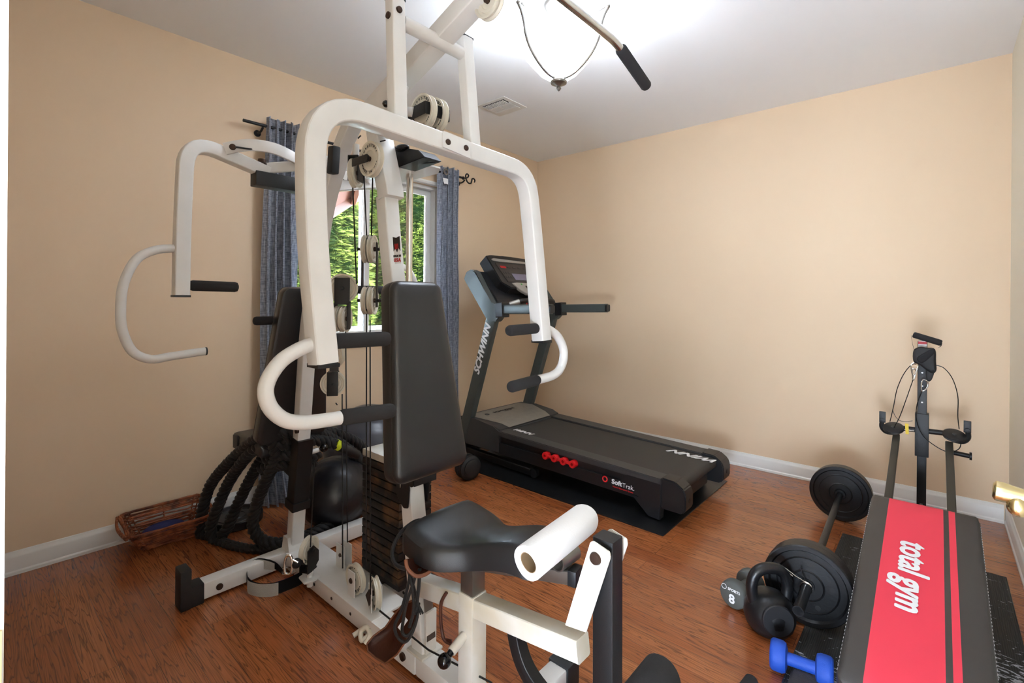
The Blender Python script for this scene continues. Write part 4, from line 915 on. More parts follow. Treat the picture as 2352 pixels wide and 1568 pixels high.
ap = [onZ(x, y, z) for x, y, z in ((650, 1314, .045), (635, 1300, .055), (615, 1294, .06), (592, 1294, .055), (573, 1306, .045), (566, 1324, .035), (573, 1342, .028), (590, 1351, .026), (612, 1353, .026), (636, 1350, .028), (660, 1342, .03), (690, 1328, .032), (704, 1314, .035))]
band(ap, [.02, .03, .036, .044, .046, .046, .046, .046, .046, .046, .046, .05, .05], .006, 'rubber', 'strap', ak)
cc_ = sum(ap[2:9], V(0, 0, 0))/7
band([p+(cc_-p).normalized()*.007 for p in ap[1:6]]+[p-(cc_-p).normalized()*.009 for p in ap[6:10]], [.03, .036, .042, .044, .048, .05, .05, .05, .048], .008, 'fleece', 'fleece_lining', ak)
band([p+V(0, 0, .001)+(cc_-p).normalized()*.006 for p in ap[9:]], [.04, .04, .044, .044], .004, 'navy', 'strap_tail', ak)
b = B(); tube(b, [onZ(x, y, .045) for x, y in ((648, 1306), (662, 1302), (676, 1304), (678, 1314), (664, 1320), (650, 1318), (648, 1306))], .003, 8); obj('ring', b, 'chrome', ak)
b = B(); kc = onZ(662, 1300, .06)
tube(b, spline([at(x, y, 1.80) for x, y in ((656, 1316), (654, 1296), (657, 1279), (664, 1275), (670, 1281), (671, 1300), (667, 1316))], 4, closed=True)+[at(656, 1316, 1.80)], .0045, 8); rod(b, at(671, 1285, 1.80), at(684, 1292, 1.80), .004, 8)
tag(obj('carabiner', b, 'chrome'), 'chrome snap hook joining the ankle cuff to the low pulley', 'snap hook')
b = B(); sphere(b, at(681, 1293, 1.81), .018, (1, 1, 1)); rod(b, at(681, 1293, 1.81), at(700, 1290, 1.83), .008, 10); obj('cable_stop', b, 'rubber', gym)
# crumpled white strap on the floor
b = B(); q = onZ(835, 1462, .015)
tube(b, spline([q+V(*v) for v in ((-.03, -.02, .0), (-.02, .01, .012), (0, .022, .02), (.018, .01, .012), (.01, -.012, .0), (-.008, -.004, .018), (.008, .008, .03), (.03, .005, .015), (.032, -.014, -.002))], 5), .0085, 10)
tag(obj('rubber_strap', b, 'pulley', None, 60), 'small crumpled off-white rubber strap on the floor beside the main rail', 'rubber strap')

# ================================================================ TREADMILL
b = B(); bx(b, -2.52, -.99, 2.255, 3.21, .0, .006, bev=.002); tag(obj('treadmill_mat', b, mat('black_pvc_mat', (22, 23, 24), .32, bump=.2, bscale=250)), 'thin black rubber floor mat lying under the treadmill', 'floor mat')
tm = thing('treadmill', 'black folding treadmill with grey uprights in the corner by the right curtain', 'treadmill', (-1.7, 2.72, .006))
TY0, TY1 = 2.38, 3.065
zt = lambda x: .222+(-.95-x)*.032                 # top of the foot rails, rising to the front
b = B()
for y0, y1 in ((TY0, TY0+.095), (TY1-.11, TY1)):
    prism(b, [(-1.06, y0, zt(-1.06)-.035), (-1.06, y0, zt(-1.06)), (-2.20, y0, zt(-2.2)), (-2.20, y0, zt(-2.2)-.035)], (0, y1-y0, 0), bev=.004)
obj('foot_rail', b, 'graph', tm, 30)
for nm, y0, s in (('side_rail', TY0+.004, 1), ('side_rail', TY1-.004, -1)):
    b = B(); y1 = y0+s*.045
    prism(b, [(-1.06, y0, .085), (-1.06, y0, .150), (-2.24, y0, .188), (-2.24, y0, .110)], (0, y1-y0, 0), bev=.003); prism(b, [(-1.06, y0+s*.012, .14), (-1.06, y0+s*.012, .2), (-2.24, y0+s*.012, .24), (-2.24, y0+s*.012, .17)], (0, (y1-y0)*.7, 0)); obj(nm, b, 'plastic', tm, 30)
b = B(); prism(b, [(-1.30, TY0-.001, .150), (-1.25, TY0-.001, .205), (-1.06, TY0-.001, .20), (-1.06, TY0-.001, .085), (-1.18, TY0-.001, .1)], (0, .03, 0), bev=.002); obj('side_panel', b, 'plastic', tm, 30)
for yf in (TY0, TY1-.05): b = B(); prism(b, [(-1.235, yf, .110), (-1.06, yf, .095), (-1.065, yf, .012), (-1.13, yf, .016)], (0, .05, 0), bev=.004); obj('rear_foot', b, 'plastic', tm, 30)
for y0, y1 in ((TY0, TY0+.10), (TY1-.12, TY1)):
    b = B(); prism(b, [(-1.06, y0, zt(-1.06)+.008), (-.985, y0, zt(-1)+.006), (-.942, y0, .20), (-.93, y0, .17), (-.93, y0, .10), (-.95, y0, .075), (-1.06, y0, .075)], (0, y1-y0, 0), bev=.006); cap = obj('rear_cap', b, 'plastic', tm, 30)
    b = B(); ym = (y0+y1)/2; rod(b, (-.9305, ym, .135), (-.9285, ym, .135), .013, 18); obj('bolt_hole', b, 'blackp', cap)
# belt round the rear roller
b = B(); by0, by1 = TY0+.095, TY1-.115
prof = [(-2.27, zt(-2.27)-.010), (-1.0, zt(-1.0)-.010)]
for i in range(9): a = PI/2-PI*i/8; prof.append((-1.0+.030*math.cos(a), zt(-1)-.040+.030*math.sin(a)))
prof += [(-2.27, zt(-2.27)-.07)]
prism(b, [(x, by0, z) for x, z in prof], (0, by1-by0, 0)); belt = obj('belt', b, 'belt', tm, 60)
sl_ = V(-1, 0, .032).normalized(); nb = V(0.032, 0, 1)
text('WINN', .085, (-1.075, by1-.06, zt(-1.075)-.0075), sl_, (0, -1, 0), 'whitep', belt, shear=.5, bold=.0025, cx=1.15)
text('SCHWINN', .085, (-1.97, by0+.052, zt(-1.97)-.0075), sl_, (0, 1, 0), 'whitep', belt, shear=.5, bold=.0025, cx=1.15) if False else None
text('WINN', .05, (-2.10, by0+.035, zt(-2.10)-.0075), -sl_, (0, 1, 0), 'whitep', belt, shear=.5, bold=.0022, cx=1.1)
b = B(); bx(b, -1.10, -1.02, TY0+.10, TY1-.12, .06, .13, bev=.008); obj('rear_cross_tube', b, 'blackm', tm)
# motor hood with aluminium inset
b = B()
sec = []
hood = [(-2.185, zt(-2.185)+.004), (-2.25, .285), (-2.42, .306), (-2.58, .30), (-2.64, .27), (-2.66, .20), (-2.66, .115), (-2.185, .11)]
prism(b, [(x, TY0+.0, z) for x, z in hood], (0, TY1-TY0, 0), bev=.010); hd = obj('motor_hood', b, 'graph', tm, 30)
def hp(x): 
    pts = [(-2.185, zt(-2.185)+.004), (-2.25, .285), (-2.42, .306), (-2.58, .30)]
    for (xa, za), (xb, zb) in zip(pts, pts[1:]):
        if xb <= x <= xa: return za+(zb-za)*(x-xa)/(xb-xa)
    return .30
b = B(); V_ = []
rows = []
for x, ya, yb_ in ((-2.19, TY0+.10, TY1-.12), (-2.25, TY0+.085, TY1-.10), (-2.42, TY0+.03, TY1-.05), (-2.55, TY0+.04, TY1-.06)):
    rows.append([b.verts.new((x, ya, hp(x)+.003)), b.verts.new((x, yb_, hp(x)+.003))])
for A, Bq in zip(rows, rows[1:]): b.faces.new((A[0], A[1], Bq[1], Bq[0]))
bmesh.ops.solidify(b, geom=b.faces[:], thickness=.003); ins = obj('hood_inlay', b, 'brushed', hd, 30)
text('SCHWINN', .036, (-2.44, 2.70, hp(-2.44)+.006), (0, 1, 0), (-1, 0, -.05), 'blackp', ins, bold=.0012, cx=1.3); text('TREADMILL', .012, (-2.415, 2.72, hp(-2.415)+.006), (0, 1, 0), (-1, 0, -.05), 'blackp', ins, cx=1.3)
b = B(); tube(b, [V(-2.44, 2.52, hp(-2.44)+.005)+V(.018*math.cos(a), .014*math.sin(a), 0) for a in [i*PI/8 for i in range(17)]], .0018, 6); obj('emblem', b, 'blackp', ins)
# base frame on the mat
b = B(); beam(b, (-2.60, TY0+.045, .060), (-1.94, TY0+.045, .042), .045, .045); beam(b, (-2.60, TY1-.045, .060), (-1.94, TY1-.045, .042), .045, .045); beam(b, (-2.55, TY0+.045, .06), (-2.55, TY1-.045, .06), .045, .045); obj('base_frame', b, 'blackm', tm, 30)
for y in (TY0+.045, TY1-.045):
    b = B(); lathe(b, [(.004, -.014), (.030, -.014), (.032, 0), (.030, .014), (.004, .014)], (-1.925, y, .039), (0, 1, 0), 20); obj('roller_foot', b, 'rubber', tm)
# uprights
cols = []
for y, s in ((TY0+.0, 1), (TY1+.035, -1)):
    b = B(); yc = y+s*.022
    beam(b, (-2.585, yc, .06), (-2.262, yc, 1.06), .085, .05, up=(0, 1, 0), r=.008); c_ = obj('upright', b, 'slate', tm, 30); cols.append(c_)
d_ = V(.323, 0, 1).normalized(); n_ = V(-1, 0, .323).normalized()
mid = V(-2.585, TY0-.0045, .06)+V(.323, 0, 1)*.735
text('SCHWINN', .076, mid+V(-.004, 0, 0), d_, n_, 'whitep', cols[0], shear=.3, bold=.0028, cx=1.0)
# console arms, handrails, console
for y, s in ((TY0-.006, 1), (TY1+.041, -1)):
    b = B(); w_ = .06*s
    prism(b, [(-2.30, y, .985), (-2.225, y, .99), (-2.195, y, 1.02), (-2.195, y, 1.10), (-2.27, y, 1.115), (-2.43, y, 1.335), (-2.47, y, 1.352), (-2.52, y, 1.335), (-2.545, y, 1.285)], (0, w_, 0), bev=.006); obj('console_arm', b, 'slate', tm, 30)
    b = B(); beam(b, (-2.225, y+w_*.5, 1.068), (-2.165, y+w_*.5, 1.073), .10, .072, up=(0, 1, 0)); obj('rail_collar', b, 'plastic', tm, 30)
    b = B(); beam(b, (-2.18, y+w_*.5, 1.075), (-1.79, y+w_*.5, 1.085), .062, .052, up=(0, 1, 0), r=.010); rl = obj('handrail', b, 'slate', tm, 30)
    b = B(); beam(b, (-1.792, y+w_*.5, 1.085), (-1.775, y+w_*.5, 1.085), .05, .048, up=(0, 1, 0), r=.012); obj('end_cap', b, 'plastic', rl, 30)
b = B(); prism(b, [(-2.245, TY0+.05, 1.10), (-2.27, TY0+.05, 1.14), (-2.44, TY0+.05, 1.338), (-2.50, TY0+.05, 1.335), (-2.52, TY0+.05, 1.29), (-2.33, TY0+.05, 1.06)], (0, TY1-TY0-.07, 0), bev=.006); obj('console_tray', b, 'plastic', tm, 30)
su = V(-.62, 0, .78).normalized(); sn = V(.78, 0, .62).normalized()      # up along the console face, and out of it
def cpt(y, u, n=0): return V(-2.305, y, 1.185)+su*u+sn*n
b = B(); o_ = [(2.50, .30), (2.56, .315), (2.66, .315), (2.68, .305), (2.78, .305), (2.80, .315), (2.94, .31), (2.99, .28), (2.985, .05), (2.93, .0), (2.57, .0), (2.50, .05)]
prism(b, [cpt(y, u, -.03) for y, u in o_], sn*.09, bev=.006); con = obj('console', b, 'plastic', tm, 30)
b = B(); prism(b, [cpt(y, u, .06) for y, u in ((2.53, .265), (2.56, .275), (2.93, .265), (2.96, .25), (2.955, .235), (2.90, .245), (2.60, .245), (2.535, .25))], sn*.006, bev=.001); obj('console_trim', b, 'silver', con)
b = B(); prism(b, [cpt(y, u, .06) for y, u in ((2.55, .232), (2.94, .232), (2.93, .055), (2.57, .055))], sn*.003); obj('control_panel', b, 'decal', con)
b = B(); prism(b, [cpt(y, u, .063) for y, u in ((2.66, .135), (2.82, .135), (2.815, .075), (2.665, .075))], sn*.0015); obj('lcd_screen', b, 'lcd', con)
b = B(); prism(b, [cpt(y, u, .063) for y, u in ((2.58, .205), (2.64, .205), (2.64, .185), (2.58, .185))], sn*.001); obj('red_display', b, 'redprint', con)
b = B()
for i in range(3):
    for j in range(2): box(b, cpt(2.585+.025*i, .10+.04*j, .064), (.012, .016, .002), Matrix((V(0, 1, 0), su, sn)).transposed())
for i in range(4): box(b, cpt(2.845+.02*i, .15-.02*(i % 2), .064), (.010, .012, .002), Matrix((V(0, 1, 0), su, sn)).transposed())
for i in range(5): box(b, cpt(2.67+.06*i, .195, .064), (.030, .010, .002), Matrix((V(0, 1, 0), su, sn)).transposed())
obj('keypad', b, 'graph', con, kind='stuff')
b = B(); rod(b, cpt(2.70, .035, .058), cpt(2.70, .035, .066), .008, 12); obj('start_button', b, 'green', con)
b = B(); rod(b, cpt(2.79, .035, .058), cpt(2.79, .035, .066), .008, 12); obj('stop_button', b, 'redp', con)
b = B(); prism(b, [cpt(y, u, .045) for y, u in ((2.60, .045), (2.66, .05), (2.90, .05), (2.95, .04), (2.90, -.03), (2.85, -.055), (2.70, -.055), (2.65, -.02))], sn*.02, bev=.003); obj('console_apron', b, 'silver', con)
b = B(); prism(b, [cpt(y, u, .065) for y, u in ((2.73, .02), (2.85, .02), (2.845, -.005), (2.735, -.005))], sn*.002); obj('display_window', b, 'blackg', con)
b = B(); prism(b, [cpt(y, u, .060) for y, u in ((2.72, -.04), (2.86, -.04), (2.85, -.065), (2.73, -.065))], sn*.010, bev=.003); obj('safety_key_slot', b, 'orange', con)
b = B(); box(b, (-2.375, 2.46, 1.225), (.09, .085, .012), Matrix.Rotation(math.radians(52), 4, 'Y')); obj('cup_holder', b, 'blackg', tm)
# pulse grip bar across the front of the console and the red safety clip
b = B(); tube(b, fillet([(-2.24, 2.44, 1.09), (-2.13, 2.54, 1.135), (-2.13, 2.90, 1.135), (-2.24, 3.0, 1.09)], .05), .0165, 14); gb = obj('grip_bar', b, 'plastic', tm, 60)
b = B(); tube(b, [(-2.195, 2.481, 1.108), (-2.145, 2.527, 1.129)], .018, 14); obj('pulse_sensor', b, 'silver', gb)
b = B(); lathe(b, [(0, -.006), (.020, -.006), (.020, .006), (0, .006)], (-2.125, 2.58, 1.075), (1, .3, 0), 16); rod(b, (-2.125, 2.58, 1.09), (-2.125, 2.58, 1.122), .003, 6); obj('safety_clip', b, 'redp', tm)
# SoftTrak decal and the red cushion chain
y_ = TY0-.0015; rxd = V(1, 0, -.035).normalized()
b = B(); prism(b, [(-1.405, y_+.001, .165), (-1.40, y_+.001, .118), (-1.195, y_+.001, .108), (-1.195, y_+.001, .155)], (0, .004, 0)); dc = obj('decal', b, 'blackp', tm)
text('Soft', .034, (-1.312, y_, .143), rxd, (0, 0, 1), 'whitep', dc, bold=.0014, cx=1.15); text('Trak.', .034, (-1.242, y_, .1385), rxd, (0, 0, 1), 'whitep', dc, cx=1.0)
text('Impact Absorption System', .0115, (-1.275, y_, .117), rxd, (0, 0, 1), 'redprint', dc, bold=.0002)
b = B(); tube(b, [V(-1.385+.014*math.cos(a), y_, .146+.014*math.sin(a)) for a in [i*PI/10 for i in range(21)]], .0042, 6); obj('decal_ring', b, 'redp', dc)
b = B()
for i in range(4):
    c = V(-1.795+.066*i, TY0-.004, .188-.0022*i); lathe(b, [(.009, -.014), (.021, -.014), (.0225, -.01), (.0225, .02), (.009, .02), (.009, -.014)], c, (0, 1, 0), 22, caps=False)
    if i < 3: beam(b, c+V(.018, 0, 0), c+V(.048, 0, -.0022), .022, .018, up=(0, 0, 1))
obj('cushion_bumper', b, 'redp', tm, 40)
# ab wheel on the floor against the mat
aw = thing('ab_wheel', 'black plastic ab exercise wheel standing on the floor left of the treadmill mat', 'exercise wheel', (-2.23, 2.13, 0))
b = B(); c = V(-2.23, 2.135, .079); ax = V(1, -.18, 0).normalized()
lathe(b, [(.02, -.05), (.06, -.05), (.074, -.044), (.079, -.032), (.076, -.02), (.060, -.014), (.060, .0), (.075, .006), (.079, .02), (.074, .034), (.056, .042), (.056, .05), (.05, .054), (.02, .056), (.0, .056)], c, ax, 40); obj('wheel', b, 'rubber', aw, 30)
b = B(); rod(b, c-ax*.05, c-ax*.17, .014, 16, rnd=.008); obj('handle', b, 'foam', aw)

# ================================================================ INCLINE TRAINER (right)
tg = thing('incline_trainer', 'sliding-board home trainer with red and black padded board and black tower', 'exercise bench', (-.04, 2.3, 0))
PP, PN = (0, 2.52, .352), (0, -.22, 1)
upb = V(0, 1, .22).normalized(); nbd = V(0, -.22, 1).normalized()
cL, cR = onP(1998, 1133, PP, PN), onP(2250, 1180, PP, PN); nL = onP(1924, 1545, PP, PN)
x0b, x1b = (cL.x+nL.x)/2, cR.x-.0
y1b, y0b = 2.515, nL.y-.012
edges = [(onP(2041, 1150, PP, PN).x+onP(1988, 1535, PP, PN).x)/2, (onP(2166, 1165, PP, PN).x+onP(2173, 1560, PP, PN).x)/2, (onP(2178, 1165, PP, PN).x+onP(2190, 1560, PP, PN).x)/2, (onP(2193, 1168, PP, PN).x+onP(2211, 1560, PP, PN).x)/2]
xs = sorted(set([x0b, x0b+.004, x0b+.012, x0b+.025]+edges+[x1b-.025, x1b-.012, x1b-.004, x1b])); ys = [y0b, y0b+.004, y0b+.012, y0b+.03]+[y0b+.03+(y1b-y0b-.06)*i/12 for i in range(1, 12)]+[y1b-.03, y1b-.012, y1b-.004, y1b]
b = B(); T, Bt = [], []
def zdrop(d): return 0 if d > .025 else .016*(1-math.sqrt(max(0, 1-((.025-d)/.025)**2)))
for y in ys:
    rt_, rb_ = [], []
    dy = min(y-y0b, y1b-y)
    ins = .022*(1-math.sqrt(max(0, 1-(1-min(1, dy/.03))**2)))
    for x in xs:
        dx = min(x-x0b, x1b-x); xx = x
        if x-x0b < .03: xx = max(x, x0b+ins)+0
        if x1b-x < .03: xx = min(x, x1b-ins)
        z = PP[2]+.22*(y-PP[1])-max(zdrop(dx), zdrop(dy))+.004*min(1, min(dx, dy)/.06)
        rt_.append(b.verts.new((xx, y, z))); rb_.append(b.verts.new((xx, y, PP[2]+.22*(y-PP[1])-.052)))
    T.append(rt_); Bt.append(rb_)
NXs, NYs = len(xs), len(ys)
for j in range(NYs-1):
    for i in range(NXs-1):
        f = b.faces.new((T[j][i], T[j][i+1], T[j+1][i+1], T[j+1][i])); xm = (xs[i]+xs[i+1])/2
        if edges[0] < xm < edges[1] or edges[2] < xm < edges[3]: f.material_index = 1
        b.faces.new((Bt[j][i], Bt[j+1][i], Bt[j+1][i+1], Bt[j][i+1]))
    for i in (0, NXs-1): b.faces.new((T[j][i], T[j+1][i], Bt[j+1][i], Bt[j][i]))
for i in range(NXs-1):
    for j in (0, NYs-1): b.faces.new((T[j][i], T[j][i+1], Bt[j][i+1], Bt[j][i]))
M['vinylg'] = mat('charcoal_vinyl', (62, 58, 56), .45, bump=.25, bscale=900)
brd = obj('glide_board', b, ['vinylg', 'red'], tg, 50)
tc_ = onP(2094, 1322, PP, PN)+nbd*.0066; tl = (onP(2103, 1243, PP, PN)-onP(2090, 1398, PP, PN)).length
text('total gym', tl*.31, tc_, -upb, (1, 0, 0), 'whitep', brd, shear=.15, bold=.0026, cx=.86)
b = B()
for x in (x0b+.0005, x1b-.0005):
    for i in range(60):
        y = y0b+.04+(y1b-y0b-.08)*i/60; z = PP[2]+.22*(y-PP[1])-.0155; bx(b, x-.0012, x+.0012, y, y+.008, z-.0008, z+.0008)
for i in range(22): x = x0b+.03+(x1b-x0b-.06)*i/22; z = PP[2]+.22*(y0b-PP[1])-.0155; bx(b, x, x+.008, y0b-.0012, y0b+.001, z-.0008, z+.0008)
obj('stitching', b, 'whitep', brd, kind='stuff')
# carriage and rails
zr = lambda y: PP[2]+.22*(y-PP[1])-.085
b = B(); 
for x in (-.14, .045): prism(b, [(x-.012, y0b+.05, zr(y0b)+.03), (x-.012, y1b-.05, zr(y1b-.05)+.032), (x-.012, y1b-.08, zr(y1b)-.01), (x-.012, y0b+.08, zr(y0b)-.0)], (.024, 0, 0))
obj('carriage', b, 'plastic', tg)
for xa, xb in ((-.150, -.148), (.050, .047)):
    b = B(); sweep(b, [V(xa, 1.30, .035), V(xa, 1.42, zr(1.42)+.014), V(xa, 2.50, zr(2.5)+.014), V(xb, 3.08, .478)], rect(.028, .028, .004), up=(0, 0, 1)); obj('rail', b, mat('dark_grey_steel', (62, 60, 54), .4, metal=.3), tg, 30)
b = B(); beam(b, (-.19, 1.30, .0255), (.09, 1.30, .0255), .04, .04); obj('rear_stand', b, 'blackm', tg)
# tower
ty = 3.13
b = B(); bx(b, -.070, -.034, ty-.02, ty+.02, .03, .955, bev=.003); obj('tower_post', b, 'blackm', tg, 30)
b = B(); bx(b, -.078, -.026, ty-.028, ty+.028, .39, .60, bev=.003); obj('height_sleeve', b, 'blackm', tg, 30)
b = B(); bx(b, -.26, .16, ty-.02, ty+.02, .0, .035, bev=.003); obj('tower_foot', b, 'blackm', tg)
b = B(); bx(b, -.058, -.046, ty-.0215, ty-.0195, .09, .16); obj('catch', b, 'mirror_strip', tg)
b = B(); rod(b, (-.19, ty-.01, .512), (.10, ty-.01, .520), .0125, 14); obj('cross_tube', b, 'blackm', tg)
b = B(); rod(b, (.05, ty-.02, .435), (.118, ty-.03, .432), .011, 12); rod(b, (.118, ty-.03, .432), (.126, ty-.03, .432), .018, 12); obj('peg', b, 'blackm', tg)
for px, py, s in ((2052, 983, -1), (2192, 1000, 1)):
    c = onY(px, py, ty-.06); ax = V(.12*s, -.45, .88).normalized(); b = B()
    lathe(b, [(0, -.008), (.038, -.008), (.042, -.006), (.036, 0), (.042, .006), (.038, .008), (0, .008)], c, ax, 28); pl_ = obj('pulley', b, 'plastic', tg, 30)
    b = B(); lathe(b, [(0, 0), (.009, 0), (.008, .003), (0, .004)], c+ax*.008, ax, 16); obj('hub', b, 'graph', pl_)
    b = B(); oo = c+V(.045*s, .02, .0); box(b, oo+V(0, 0, .045), (.026, .01, .055), None, bev=.002); tube(b, spline([oo+V(0, 0, .03), oo+V(.003*s, 0, -.005), oo+V(-.015*s, 0, -.028), oo+V(-.05*s, .01, -.03)], 5), .010, 8); lathe(b, [(0, 0), (.010, 0), (.010, .008), (0, .01)], oo+V(0, -.006, .03), (0, -1, 0), 10); obj('pulley_hanger', b, 'blackm', tg)
b = B(); p = onY(2082, 987, ty-.025); rod(b, p+V(-.01, 0, 0), p+V(.03, 0, -.0), .003, 8); obj('height_pin', b, 'chrome', tg)
b = B(); p = onY(2082, 978, ty-.03); prism(b, [p+V(-.006, 0, .012), p+V(.008, 0, .012), p+V(.009, 0, -.04), p+V(-.003, 0, -.04)], (0, .001, 0)); obj('yellow_tag', b, mat('yellow_tag', (238, 200, 30), .5), tg)
for i, z in enumerate((.655, .735, .80)): 
    b = B(); rod(b, (-.052, ty-.0205, z), (-.052, ty-.0195, z), .004, 10); obj('post_hole', b, 'whitep', tg)
b = B(); bx(b, -.068, -.036, ty-.024, ty-.02, .915, .955); lab = obj('label', b, 'whitep', tg); b = B(); bx(b, -.068, -.036, ty-.0248, ty-.0242, .94, .953); obj('label_band', b, 'redprint', lab)
def wireP(pts, r=.0020, par=None, nm='cable', m='cable', n=6):
    b = B(); tube(b, spline(pts, 6), r, n); return obj(nm, b, m, par, 60)
t_ = ty-.07
Y_ = lambda x, y, d=t_: onY(x, y, d)
wireP([Y_(2044, 968), Y_(2052, 935), Y_(2060, 895), Y_(2075, 860), Y_(2093, 838), Y_(2105, 836)], par=tg); wireP([Y_(2047, 992), Y_(2065, 960), Y_(2082, 915), Y_(2097, 872)], par=tg)
wireP([Y_(2148, 838), Y_(2168, 845), Y_(2188, 870), Y_(2200, 910), Y_(2200, 955), Y_(2203, 985)], par=tg)
wireP([Y_(2117, 900), Y_(2106, 930), Y_(2105, 965), Y_(2120, 1000), Y_(2150, 1025), Y_(2180, 1038), Y_(2203, 1030), Y_(2208, 1012)], par=tg)
wireP([Y_(2050, 940), Y_(2056, 955), Y_(2066, 965), Y_(2080, 968), Y_(2096, 966)], r=.0012, par=tg)
for pts in ([(2094, 836), (2108, 834), (2106, 850), (2098, 862), (2094, 852)], [(2120, 872), (2132, 878), (2128, 892), (2118, 898), (2116, 884)], [(2096, 848), (2104, 850), (2102, 862), (2098, 872)]):
    b = B(); tube(b, spline([Y_(*p) for p in pts], 4, closed=True)+[Y_(*pts[0])], .0028, 6); obj('snap_hook', b, 'chrome', tg)
# hand strap draped over the tower top
hs = thing('handle_strap', 'black stirrup handle with webbing draped over the trainer tower top', 'exercise handle', Y_(2128, 800))
b = B(); rod(b, Y_(2097, 768), Y_(2163, 788), .0145, 16, rnd=.006); obj('foam_grip', b, 'foam', hs, 50)
yy_ = t_
band([Y_(2093, 770), Y_(2096, 790), Y_(2103, 812), Y_(2108, 826)], [.02, .02], .003, 'rubber', 'webbing', hs, dn=(0, 1, .1))
band([Y_(2163, 788), Y_(2158, 797), Y_(2135, 803), Y_(2116, 815), Y_(2106, 828)], [.022, .022], .004, 'rubber', 'webbing', hs, dn=(.2, 1, 0))
def blob(px, par, nm, m, d=t_, th=.03):
    b = B(); P = spline([Y_(x, y, d) for x, y in px], 4, closed=True); c = sum(P, V(0, 0, 0))/len(P); n = len(P); R = []
    for k, o in ((.72, -th/2), (.93, -th*.36), (1, 0), (.93, th*.36), (.72, th/2)): R.append([b.verts.new(c+(p-c)*k+V(0, o, 0)) for p in P])
    for A, Bq in zip(R, R[1:]):
        for i in range(n): b.faces.new((A[i], A[(i+1) % n], Bq[(i+1) % n], Bq[i]))
    b.faces.new(R[0]); b.faces.new(R[-1]); return obj(nm, b, m, par, 50)
blob([(2098, 805), (2112, 796), (2128, 798), (2148, 802), (2150, 830), (2151, 850), (2142, 858), (2128, 850), (2112, 838), (2098, 830)], hs, 'ankle_strap', 'rubber')
blob([(2106, 822), (2130, 806), (2144, 800), (2148, 808), (2130, 826), (2116, 833)], hs, 'foam_sleeve', 'foam', t_-.018, .02)
blob([(2127, 850), (2146, 848), (2140, 872), (2130, 874)], hs, 'strap_tail', 'rubber', t_, .012)

# ================================================================ FLOOR: mat, barbell, kettlebell, dumbbells
pm = mat('black_printed_yoga_mat', (36, 36, 34), .75); nt = pm.node_tree; N = nt.nodes; L = nt.links; bs = N['Principled BSDF']; tcn = [n for n in N if n.type == 'TEX_COORD'][0]
def printed(m):
    # palm fronds printed in light grey, dense towards the near end, sparse strokes elsewhere
    mp = N.new('ShaderNodeMapping'); mp.inputs['Rotation'].default_value = (0, 0, .6); mp.inputs['Scale'].default_value = (28, 90, 1); L.new(tcn.outputs['Object'], mp.inputs[0])
    n1 = N.new('ShaderNodeTexNoise'); n1.inputs['Scale'].default_value = 1; n1.inputs['Detail'].default_value = 2; n1.inputs['Distortion'].default_value = 1.2; L.new(mp.outputs[0], n1.inputs['Vector'])
    sp = N.new('ShaderNodeSeparateXYZ'); L.new(tcn.outputs['Object'], sp.inputs[0])
    n2 = N.new('ShaderNodeTexNoise'); n2.inputs['Scale'].default_value = 4.5; n2.inputs['Detail'].default_value = 3; L.new(tcn.outputs['Object'], n2.inputs['Vector'])
    r = N.new('ShaderNodeMapRange'); r.inputs[1].default_value = 2.1; r.inputs[2].default_value = 2.4; r.inputs[3].default_value = .17; r.inputs[4].default_value = -.07; mm = N.new('ShaderNodeMath'); mm.operation = 'MINIMUM'; mm.inputs[1].default_value = 0; L.new(sp.outputs[0], mm.inputs[0]); ma = N.new('ShaderNodeMath'); ma.operation = 'MULTIPLY_ADD'; ma.inputs[1].default_value = -1.8; L.new(mm.outputs[0], ma.inputs[0]); L.new(sp.outputs[1], ma.inputs[2]); L.new(ma.outputs[0], r.inputs[0])
    rx_ = N.new('ShaderNodeMapRange'); rx_.inputs[1].default_value = -.15; rx_.inputs[2].default_value = .1; rx_.inputs[3].default_value = 0; rx_.inputs[4].default_value = 0; L.new(sp.outputs[0], rx_.inputs[0])
    a = N.new('ShaderNodeMath'); a.operation = 'ADD'; L.new(n1.outputs[0], a.inputs[0]); L.new(r.outputs[0], a.inputs[1])
    c = N.new('ShaderNodeMath'); c.operation = 'ADD'; L.new(a.outputs[0], c.inputs[0]); L.new(rx_.outputs[0], c.inputs[1])
    k = N.new('ShaderNodeMath'); k.operation = 'MULTIPLY_ADD'; k.inputs[1].default_value = .22; k.inputs[2].default_value = -.175; L.new(n2.outputs[0], k.inputs[0])
    d = N.new('ShaderNodeMath'); d.operation = 'ADD'; L.new(c.outputs[0], d.inputs[0]); L.new(k.outputs[0], d.inputs[1])
    t = N.new('ShaderNodeMath'); t.operation = 'GREATER_THAN'; t.inputs[1].default_value = .60; L.new(d.outputs[0], t.inputs[0])
    wv = N.new('ShaderNodeTexWave'); wv.bands_direction = 'X'; wv.inputs['Scale'].default_value = 55; L.new(tcn.outputs['Object'], wv.inputs['Vector'])
    m0 = N.new('ShaderNodeMix'); m0.data_type = 'RGBA'; m0.inputs[6].default_value = s2l((34, 34, 33))+(1,); m0.inputs[7].default_value = s2l((52, 51, 47))+(1,); L.new(wv.outputs[0], m0.inputs[0])
    mx = N.new('ShaderNodeMix'); mx.data_type = 'RGBA'; L.new(t.outputs[0], mx.inputs[0]); L.new(m0.outputs[2], mx.inputs[6]); mx.inputs[7].default_value = s2l((186, 190, 198))+(1,); L.new(mx.outputs[2], bs.inputs['Base Color'])
    bp = N.new('ShaderNodeBump'); bp.inputs['Strength'].default_value = .5; bp.inputs['Distance'].default_value = .002; L.new(wv.outputs[0], bp.inputs['Height']); L.new(bp.outputs[0], bs.inputs['Normal'])
printed(pm)
